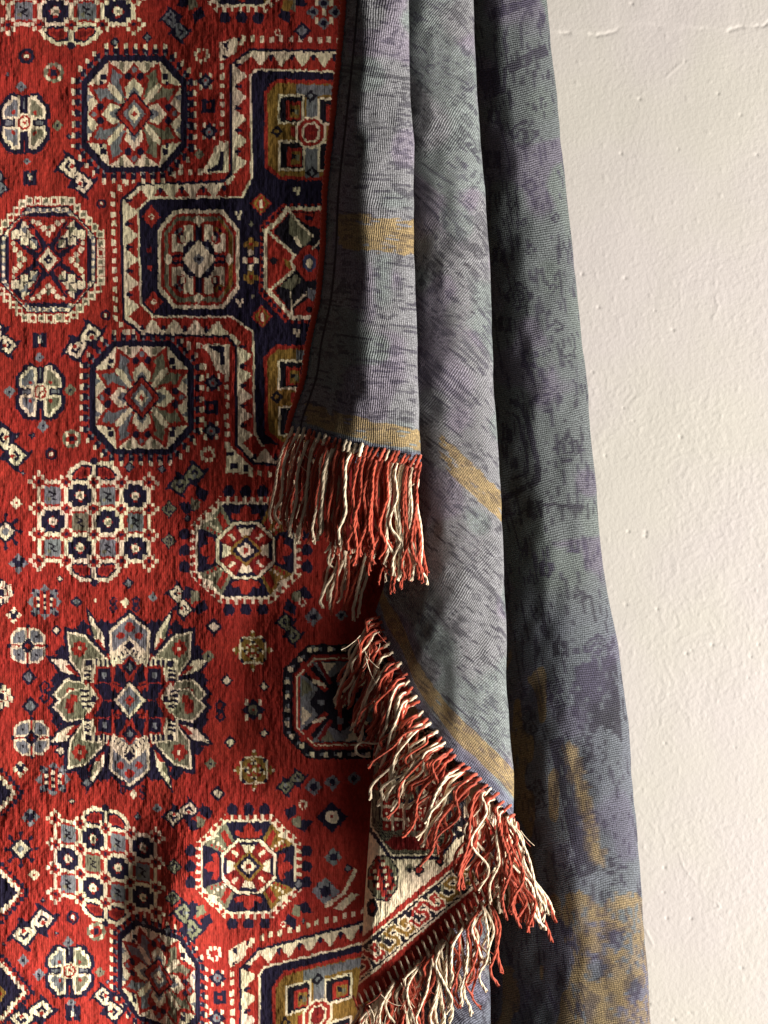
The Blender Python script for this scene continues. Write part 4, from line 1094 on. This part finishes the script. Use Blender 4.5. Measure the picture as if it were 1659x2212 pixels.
def draw_fig3():
    """the front's figures as they show on the back beside the wall"""
    c = Canvas(960, -40, 500, 2320, 'R')
    c.f('N', [(1096, 137), (1178, 94), (1186, 119), (1100, 160)]); c.f('N', [(1028, 151), (1096, 144), (1092, 202), (1046, 216)])
    c.f('N', [(1060, 20), (1150, -10), (1156, 8), (1064, 42)]); c.f('N', [(1180, 30), (1172, 66), (1160, 60), (1166, 24)])
    for x, y, r in ((1067, 252, 15), (1064, 345, 19), (1078, 551, 15), (1143, 776, 19), (1155, 1098, 18), (1090, 700, 16), (1240, 1180, 14), (1180, 1230, 16), (1210, 1400, 18)): foursq(c, x, y, r)
    for x, y, r in ((1146, 402, 18), (1132, 482, 9), (1146, 541, 12), (1203, 704, 15), (1231, 772, 10), (1196, 620, 10), (1105, 440, 12), (1165, 330, 12), (1200, 470, 11), (1255, 1290, 15), (1330, 1560, 14), (1160, 1330, 12)): star4(c, x, y, r, 'N', 'R', False)
    for x, y in ((1130, 290), (1183, 862), (1227, 970), (1120, 640), (1290, 1400), (1280, 1780)):
        plus(c, x, y, 34, 'N', 'N'); xstar(c, x, y, 24, 'G'); ring(c, x, y, 14, 'N', 'R', 'N')
    c.pl('N', [(1108, 868), (1132, 880), (1158, 985), (1163, 1036), (1122, 1060), (1080, 1082)], 13); c.pl('D', [(1096, 890), (1118, 900), (1138, 985), (1140, 1020), (1106, 1036)], 6)
    c.sq('N', 1096, 940, 11, 14); c.sq('N', 1112, 1000, 10, 12); c.pl('N', [(1070, 1120), (1180, 1090), (1260, 1096)], 7)
    for x, y, s_, a in ((1200, 1500, .6, 70), (1262, 1640, .7, 80), (1140, 1560, .6, 60), (1230, 1860, .7, 75), (1330, 1880, .6, 80), (1160, 1720, .6, 70)): zz(c, x, y, s_, a, 'R', 'N')
    c.f('N', [(1240, 1440), (1330, 1410), (1345, 1600), (1300, 1560), (1270, 1610), (1236, 1540)]); c.f('N', [(1185, 1600), (1216, 1590), (1290, 1880), (1250, 1900)])
    for x, y in ((1329, 2018), (1369, 2126)): c.f('N', [(x - 8, y - 34), (x + 8, y - 16), (x + 26, y - 20), (x + 18, y + 2), (x + 10, y + 32), (x - 8, y + 20), (x - 24, y + 8), (x - 16, y - 14)])
    c.pl('N', [(1280, 2070), (1304, 2064), (1322, 2084), (1306, 2110), (1284, 2118)], 8); c.f('N', [(1210, 1990), (1240, 2010), (1246, 2060), (1222, 2040)]); c.f('N', [(1250, 2120), (1290, 2150), (1270, 2212), (1240, 2190)])
    return c
FIG3 = draw_fig3()
build_fold("back_face", "dim grey-green woven back along the wall", E3, lambda y: E2(np.minimum(y, 1800)) - 130, None, -420, 92, 0.030, 0.066, -0.010, math.radians(79), 3, bands3, grow=0.5, bow=0.5, leng=26, ghost=(800, 930, .56, .85), inky=.85, jit=6, lo=-.9, teal_shaded=True, marks=FIG3)
F2, G2 = build_fold("back_face", "paler middle fold of the woven back", E2, LEFT2, BOT2, -420, 100, 0.030, 0.128, 0.086, math.radians(40), 2, bands2, bow=0.8, slope=0.60, leng=38, ghost=(-500, 700, .95), inky=.6)
F1, G1 = build_fold("back_face", "front fold of the woven back beside the red edge", E1, SELV, BOT1, -420, 96, 0.026, 0.172, 0.124, math.radians(7), 1, bands1, bow=0.8, slope=0.95, leng=42, ghost=(-420, 380, 1.05), inky=.62, line=lambda y: SELV(y) + 29 - 0.004 * np.asarray(y))

# narrow inner pleat that shows below the turned-up strip
build_fold("back_face", "inner pleat of the back under the lowest fringe", lambda y: 1048 + 0.05*(np.asarray(y, float) - 1950), lambda y: 900 + 0*np.asarray(y, float), None, 1860, 62, 0.016, 0.060, 0.040, math.radians(52), 5,
           lambda x, y: (0.6 * sstep(2010, 1990, y), 0.6 * sstep(2080, 2140, y)))

def build_turn():
    c = draw_turn()
    us = np.linspace(0, 1, 215); nv = 330
    x0 = 770 + (1112 - 770) * us
    yb = BOT2B(x0); t = np.linspace(0, 1, nv)[:, None]
    Y = 1500 + (yb - 1500)[None, :] * t
    l = LEFT2B(Y); rr = np.minimum(1112, E2(Y) - 26 * sstep(1800, 1740, Y)); X = l + (rr - l) * us[None, :]
    D = 0.108 + 0.004 * np.sin(X / 60) + 0.003 * vnoise(X / 60, Y / 80, 81)
    D = D - 0.020 * np.clip(1 - (X - l) / 26, 0, 1) ** 2.0 - 0.012 * sstep(1060, 1112, X)
    D = D - 0.010 * sstep(1950, 2200, Y) - 0.016 * np.clip(1 - (X - l) / 300, 0, 1)
    colr, h = knots(c, X, Y, 5)
    o = sheet("turned_pile", X, Y, D + h * .8, colr, None, M_PILE, "cream border of the pile turned outward below the middle fold")
build_turn()

def build_inner():
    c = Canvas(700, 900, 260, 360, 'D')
    xs = np.arange(742, 908, 2.2); bot = curve([(742, 1190), (800, 1180), (850, 1120), (908, 1012)])
    t = np.linspace(0, 1, 140)[:, None]
    Y = 900 + (bot(xs) - 900)[None, :] * t; X = np.broadcast_to(xs[None, :], Y.shape)
    colr, h = knots(c, X, Y, 8)
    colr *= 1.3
    D = 0.118 + 0.012 * sstep(742, 908, X) + 0.002 * vnoise(X / 30, Y / 40, 83)
    sheet("turned_pile", X, Y, D + h * .6, colr, None, M_PILE, "dark red pile inside the front fold")
build_inner()

# ------------------------------------------------------------------ yarn parts: selvedge, fringe, knots
def smooth_path(P, n):
    P = np.asarray(P, float)
    Q = np.vstack([2*P[0] - P[1], P, 2*P[-1] - P[-2]])
    out = []
    m = len(P) - 1
    for tt in np.linspace(0, m, n):
        i = min(int(tt), m - 1); f = tt - i
        p0, p1, p2, p3 = Q[i], Q[i+1], Q[i+2], Q[i+3]
        out.append(0.5*((2*p1) + (-p0+p2)*f + (2*p0-5*p1+4*p2-p3)*f*f + (-p0+3*p1-3*p2+p3)*f**3))
    return np.array(out)

def tube(P, r, sides=8, ply=2, twist=0.0, lob=0.16, taper=True):
    """P: metres (n,3); plied yarn: lobed section that turns along the length"""
    n = len(P)
    tg = np.gradient(P, axis=0); tg /= np.linalg.norm(tg, axis=1)[:, None] + 1e-12
    ref = np.array([0, -1.0, 0.0]); 
    a = np.cross(tg, ref); a /= np.linalg.norm(a, axis=1)[:, None] + 1e-9
    b = np.cross(tg, a)
    L = np.concatenate([[0], np.cumsum(np.linalg.norm(np.diff(P, axis=0), axis=1))])
    th = np.linspace(0, 2*math.pi, sides, endpoint=False)
    R = r * np.ones(n)
    if taper: R = R * (1 + 0.16 * vnoise(L / 0.006 + P[0, 0] * 900, L * 0 + P[0, 2] * 700, 97)); R[0] *= .6; R[-1] *= 1.15
    rr = R[:, None] * (1 + lob * np.cos(ply * th[None, :] - twist * L[:, None]))
    V = P[:, None, :] + rr[..., None] * (np.cos(th)[None, :, None] * a[:, None, :] + np.sin(th)[None, :, None] * b[:, None, :])
    V = V.reshape(-1, 3)
    i = np.arange(n * sides).reshape(n, sides); j = np.roll(i, -1, 1)
    F = np.stack([i[:-1], j[:-1], j[1:], i[1:]], -1).reshape(-1, 4)
    # end caps
    V = np.vstack([V, P[0], P[-1]]); c0, c1 = n*sides, n*sides + 1
    cap0 = np.stack([i[0], np.full(sides, c0), np.full(sides, c0), j[0]], -1); cap1 = np.stack([i[-1], j[-1], np.full(sides, c1), np.full(sides, c1)], -1)
    return V, F, (i, j, c0, c1)

def tube_obj(name, P, r, mat, parent, **kw):
    V, F, (i, j, c0, c1) = tube(P, r, **kw)
    me = bpy.data.meshes.new(name)
    n = i.shape[0]
    caps = [(int(a), c0, int(b)) for a, b in zip(j[0], i[0])] + [(int(a), c1, int(b)) for a, b in zip(i[-1], j[-1])]
    me.from_pydata(V.tolist(), [], F.tolist() + caps)
    me.polygons.foreach_set("use_smooth", np.ones(len(me.polygons), bool))
    me.materials.append(mat)
    o = bpy.data.objects.new(name, me); col.objects.link(o); o.parent = parent
    return o

def PW(pts): 
    pts = np.asarray(pts, float); return W(pts[:, 0], pts[:, 1], pts[:, 2])

U = random.uniform
# red overcast edge down the front fold: wrapped yarn over a cord
ysel = np.linspace(-420, 936, 560)
gi = np.argsort(G1[1][:, -1]); selp = np.stack([SELV(ysel) - 2, ysel, np.interp(ysel, G1[1][gi, -1], G1[2][gi, -1]) + 0.002], 1)
selp[:, 0] += 1.2 * vnoise(ysel / 20, ysel * 0, 91)
o = tube_obj("selvedge", W(selp[:, 0], selp[:, 1], selp[:, 2]), 6.4 * PX, M_SELV, rug, sides=10, ply=1, twist=1100, lob=0.16, taper=True)
o["label"] = "red overcast selvedge cord"

def join_tubes(name, tubes, mat):
    VV = []; FF = []; b = 0
    for V, F, (i_, j_, c0, c1) in tubes:
        caps = np.vstack([np.stack([j_[0], np.full(len(i_[0]), c0), i_[0]], 1), np.stack([i_[-1], np.full(len(i_[0]), c1), j_[-1]], 1)])
        VV.append(V); FF += (F + b).tolist() + (caps + b).tolist(); b += len(V)
    me = bpy.data.meshes.new(name); me.from_pydata(np.vstack(VV).tolist(), [], FF)
    me.polygons.foreach_set("use_smooth", np.ones(len(me.polygons), bool)); me.materials.append(mat)
    o = bpy.data.objects.new(name, me); col.objects.link(o); o.parent = rug
    return o

EXTRA = {M_CREAM.name: [], M_RUST.name: []}     # the further strands, beyond those one can pick out
def strand(pts, r, mat, extra=False):
    P = smooth_path(pts, max(26, int(len(pts) * 9)))
    n = len(P); t = np.linspace(0, 1, n)
    ph = U(0, 50)
    P[:, 0] += 5.0 * np.sqrt(t) * vnoise(t * 6 + ph, t * 0, 92) + 0.8 * vnoise(t * 22 + ph, t * 0, 95); P[:, 1] += 1.2 * t * vnoise(t * 9 + ph, t * 0 + 3, 93)
    P[:, 2] += 0.0016 * t * vnoise(t * 7 + ph, t * 0 + 6, 94)
    L = np.concatenate([[0], np.cumsum(np.hypot(np.diff(P[:, 0]), np.diff(P[:, 1])))])
    tubes = []; tw = U(.10, .16); fray = U(.2, 1.3)
    for k in range(3):
        a = 2 * math.pi * k / 3 + ph + L * tw
        q = .46 * r * (1 + .25 * vnoise(t * 6 + k * 7 + ph, t * 0, 96)) + fray * r * np.clip((t - .84) / .16, 0, 1) ** 2 * (.4 + .6 * (k == 1))
        Q = P.copy(); Q[:, 0] += q * np.cos(a); Q[:, 2] += q * PX * np.sin(a); Q[:, 1] += U(-5, 5) * np.clip((t - .9) / .1, 0, 1)
        tubes.append(tube(W(Q[:, 0], Q[:, 1], Q[:, 2]), (.66 * r) * PX, sides=5, lob=0.0))
    if extra: EXTRA[mat.name] += tubes; return None
    return join_tubes("fringe_strand", tubes, mat)

def knot(p, dx, dy, r, mat, d):
    """small loop of warp yarn drawn through the end of the weave"""
    pts = [(p[0] - dx*.5, p[1] - dy*.5, d - .004), (p[0] - dx*.25, p[1] - dy*.3, d + .003), (p[0] + dx*.1, p[1] + dy*.05, d + .0055), (p[0] + dx*.4, p[1] + dy*.35, d + .003), (p[0] + dx*.5, p[1] + dy*.5, d - .002)]
    return tube_obj("fringe_knot", PW(smooth_path(pts, 12)), r * PX, mat, rug, sides=8, twist=900, lob=0.18)

def surf_depth(G, x, y):
    X, Y, D = G; j = 50
    i = np.argmin((X[:, j:] - x) ** 2 + (Y[:, j:] - y) ** 2); return float(D[:, j:].ravel()[i])

def pick(p=.5): return M_CREAM if random.random() < p * .88 else M_RUST

# front fringe under the first fold
N1 = 25
for i in range(N1):
    t = (i + .5) / N1; x = 626 + (908 - 626) * t + U(-2, 2); y = float(BOT1(x))
    d = surf_depth(G1, x, y - 3)
    m = [M_CREAM, M_CREAM, M_CREAM, M_RUST, M_RUST, M_CREAM, M_CREAM, M_RUST, M_RUST, M_RUST][i % 10] if i < 12 else pick(.35)
    knot((x, y - 2), -7 if i < 15 else -14 + U(-4, 4), 26 + U(-7, 5), U(3.0, 4.0), m, d + U(-.001, .002))
    ns = 2 if i % 3 else 3
    for k in range(ns + 2):
        mt = pick(.5) if k < ns else pick(.3)
        x0 = x + U(-5, 5); y0 = y + U(4, 12); L = 178 + 62 * t + U(-26, 22)
        sw = -30 * (1 - t) - 6 + U(-9, 7)
        xe = x0 + sw + U(-6, 6) + (8 if t > .7 else 0); ye = y0 + L
        wob = (5 + 13 * t) * U(-1, 1)
        dz = d + U(0.000, .010) - .004 * k - (.006 if k >= ns else 0)
        pts = [(x0 + 2, y0 - 6, d - .001), (x0 - 3 + sw * .25, y0 + L * .14, dz + .004), (x0 + sw * .62 + wob * .4, y0 + L * .38, dz + .003),
               (x0 + sw * .85 - wob, y0 + L * .66, dz - .002), (xe + wob * .5, y0 + L * .86, dz - .006), (xe + U(-6, 6), ye, dz - .010)]
        strand(pts, U(2.6, 3.5), mt, k >= ns)
# loose bundle at the right end of the front fringe
for k in range(9):
    x0 = 900 + U(-6, 8); y0 = 1014 + U(0, 26); L = 170 + U(-20, 50); b = U(-14, 10)
    pts = [(x0, y0, .172), (x0 - 14 + b, y0 + 26, .182), (x0 - 28 + b, y0 + L * .42, .178), (x0 - 20 + b * .6, y0 + L * .72, .170), (x0 - 24 + b + U(-10, 10), y0 + L, .160)]
    strand(pts, U(2.7, 3.5), pick(.45))

# second fringe, hanging in the hollow behind the first
for k in range(24):
    x0 = 724 + 100 * k / 23 + U(-6, 6); y0 = 1168 - 40 * (k / 23) + U(-10, 10); ye = U(1262, 1345) + 0.0 * x0; xe = x0 - 34 + U(-26, 22)
    d = .108
    pts = [(x0, y0 - 26, d), (x0 - 4, y0, d + .004), (x0 - 8 + U(-5, 5), y0 + 40, d - .004), (xe + 12 + U(-8, 8), ye - 60, d - .018), (xe + U(-4, 8), ye - 24, d - .026), (xe, ye, d - .030)]
    strand(pts, U(2.6, 3.4), pick(.55))
for k in range(10):      # orange ends close to the middle fold
    x0 = 842 + 40 * k / 9; y0 = 1150; L = U(70, 130)
    pts = [(x0, y0, .150), (x0 - 4, y0 + L*.4, .152), (x0 - 10 + U(-8, 8), y0 + L*.75, .150), (x0 - 14 + U(-10, 10), y0 + L, .147)]
    strand(pts, U(1.9, 2.6), pick(.25))

# fringe of the middle fold, along its slanting end
N2 = 31
xs2 = np.linspace(811, 1112, 900); ys2 = BOT2(xs2)
al = np.concatenate([[0], np.cumsum(np.hypot(np.diff(xs2), np.diff(ys2)))])
for i in range(N2):
    t = (i + .4 + U(-.3, .3)) / N2; s = t * al[-1]; x = float(np.interp(s, al, xs2)); y = float(np.interp(s, al, ys2))
    d = surf_depth(G2, x, y - 3)
    knot((x + U(-2, 3), y + U(-2, 3)), -17 + U(-7, 6), 9 + U(-5, 6) + 6 * t, U(2.6, 3.6), pick(.42), d + U(-.001, .002))
    ns = 3 if i % 4 else 2
    for k in range(ns + 2):
        mt = pick(.48) if k < ns else pick(.35)
        if t < .42:
            ex, ey = -66 + 8*t + U(-16, 14), 142 + U(-30, 24)
        elif t < .80:
            ex, ey = -92 + 30*(t - .42) + U(-22, 26), 118 + U(-32, 42)
        else:
            q = (t - .80) / .20; ex, ey = -70 + 120 * q + U(-24, 36), 150 + 85 * q + U(-40, 34)
        wob = U(-1, 1) * (11 + 12 * (t > .42)); ex += U(-14, 22); ey += U(-22, 30)
        x0, y0 = x - 8 + U(-3, 3), y + 6 + U(-3, 3)
        dz = d + .006 + U(-.002, .010) - (.007 if k >= ns else 0)
        lift = (-18 * (1 - t) - 6)
        pts = [(x0 + 8, y0 - 3, d), (x0 + lift * .5, y0 + 4, dz), (x0 + ex*.34 + wob*.4, y0 + ey*.22 - 4, dz + .006), (x0 + ex*.60 - wob, y0 + ey*.50, dz + .004),
               (x0 + ex*.84 + wob*.8, y0 + ey*.78, dz - .002), (x0 + ex + U(-5, 5), y0 + ey, dz - .006)]
        strand(pts, U(2.6, 3.5), mt, k >= ns)
# the one strand that curls into a hook
strand([(905, 1566, .132), (868, 1590, .140), (820, 1606, .142), (786, 1604, .140), (770, 1612, .139), (772, 1626, .138), (784, 1634, .137), (794, 1630, .136)], 2.8, M_CREAM)
# heavy bunch hanging from the tip of the middle fold
for k in range(44):
    x0 = 1076 + 38 * (k % 11) / 10 + U(-4, 4); y0 = 1760 + 26 * (k % 11) / 10 + U(-6, 16); q = (k + .5) / 44; xe = 1040 + 152 * q + U(-20, 14); ye = 1905 + 125 * q + U(-66, 26)
    w = U(-12, 12); d = .128 + U(-.004, .012)
    pts = [(x0, y0 - 14, d - .004), (x0 + 2, y0 + 14, d + .004), (x0*.72 + xe*.28 - 12*q + w, y0*.70 + ye*.30, d + .010), (x0*.42 + xe*.58 - w, y0*.42 + ye*.58, d + .008),
           (x0*.15 + xe*.85 + w*.6, y0*.18 + ye*.82, d + .002), (xe, ye, d - .004)]
    strand(pts, U(2.6, 3.4), pick(.55))

# fringe of the turned-up strip at the bottom
N3 = 23
for i in range(N3):
    t = (i + .5) / N3; x = 766 + (1052 - 766) * t; y = float(BOT2B(x))
    d = 0.108 - 0.010 * float(sstep(1950, 2200, y)) - 0.016 * max(0, 1 - (x - float(LEFT2B(y))) / 300)
    knot((x - 4, y - 8), 13, 32, 2.2, M_CREAM if i % 5 else M_RUST, d + .004)
    for k in range(4):
        ex = U(-34, 30) + 16 * (t - .5); ey = U(105, 190); wob = U(-1, 1) * 22
        x0, y0 = x + 4 + U(-6, 6), y + 4 + U(-3, 6)
        dz = d + U(.002, .012)
        pts = [(x0, y0 - 8, d), (x0 + 4, y0 + 6, dz + .003), (x0 + ex*.3 + wob, y0 + ey*.30, dz + .006), (x0 + ex*.6 + wob*.2, y0 + ey*.58, dz + .004), (x0 + ex*.85 - wob*.7, y0 + ey*.82, dz), (x0 + ex, y0 + ey, dz - .004)]
        strand(pts, U(2.5, 3.4), pick(.52), k > (2 if i % 2 else 1))

# fine stray fibres about the fringe, too thin to count
def fuzz(mat, n, seed):
    random.seed(seed)
    VV = []; FF = []; base = 0
    boxes = [(640, 1000, 880, 1180, .170, 1), (800, 1330, 1095, 1740, .146, 1), (1070, 1790, 1130, 1900, .140, .8), (790, 1960, 1050, 2150, .110, 1)]
    for (xa, ya, xb, yb, d, f) in boxes:
        for _ in range(int(n * f)):
            x, y = U(xa, xb), U(ya, yb)
            if d == .146:
                y = float(BOT2(np.clip(x, 811, 1112))) + U(6, 90); x -= U(0, 50)
            if d == .110: y = float(BOT2B(x)) + U(0, 90)
            if d == .170: y = float(BOT1(x)) + U(8, 130)
            a = math.pi / 2 + U(-.7, .7); L = U(18, 70); k = U(-1, 1) * .05
            pts = []
            for q in range(8):
                pts.append((x, y, d + U(-.0015, .0015))); a += k * U(0, 6); x += math.cos(a) * L / 7; y += math.sin(a) * L / 7
            V, F, _i = tube(PW(smooth_path(pts, 14)), U(.35, .75) * PX, sides=4, lob=0, taper=False)
            VV.append(V); FF.append(F + base); base += len(V)
    o = mesh_obj("loose_threads", np.vstack(VV), np.vstack(FF), mat, rug)
    o["kind"] = "stuff"
fuzz(M_CREAM, 22, 11)
fuzz(M_RUST, 45, 12)

for m_ in (M_CREAM, M_RUST):
    o = join_tubes("fringe_strands", EXTRA[m_.name], m_); o["kind"] = "stuff"
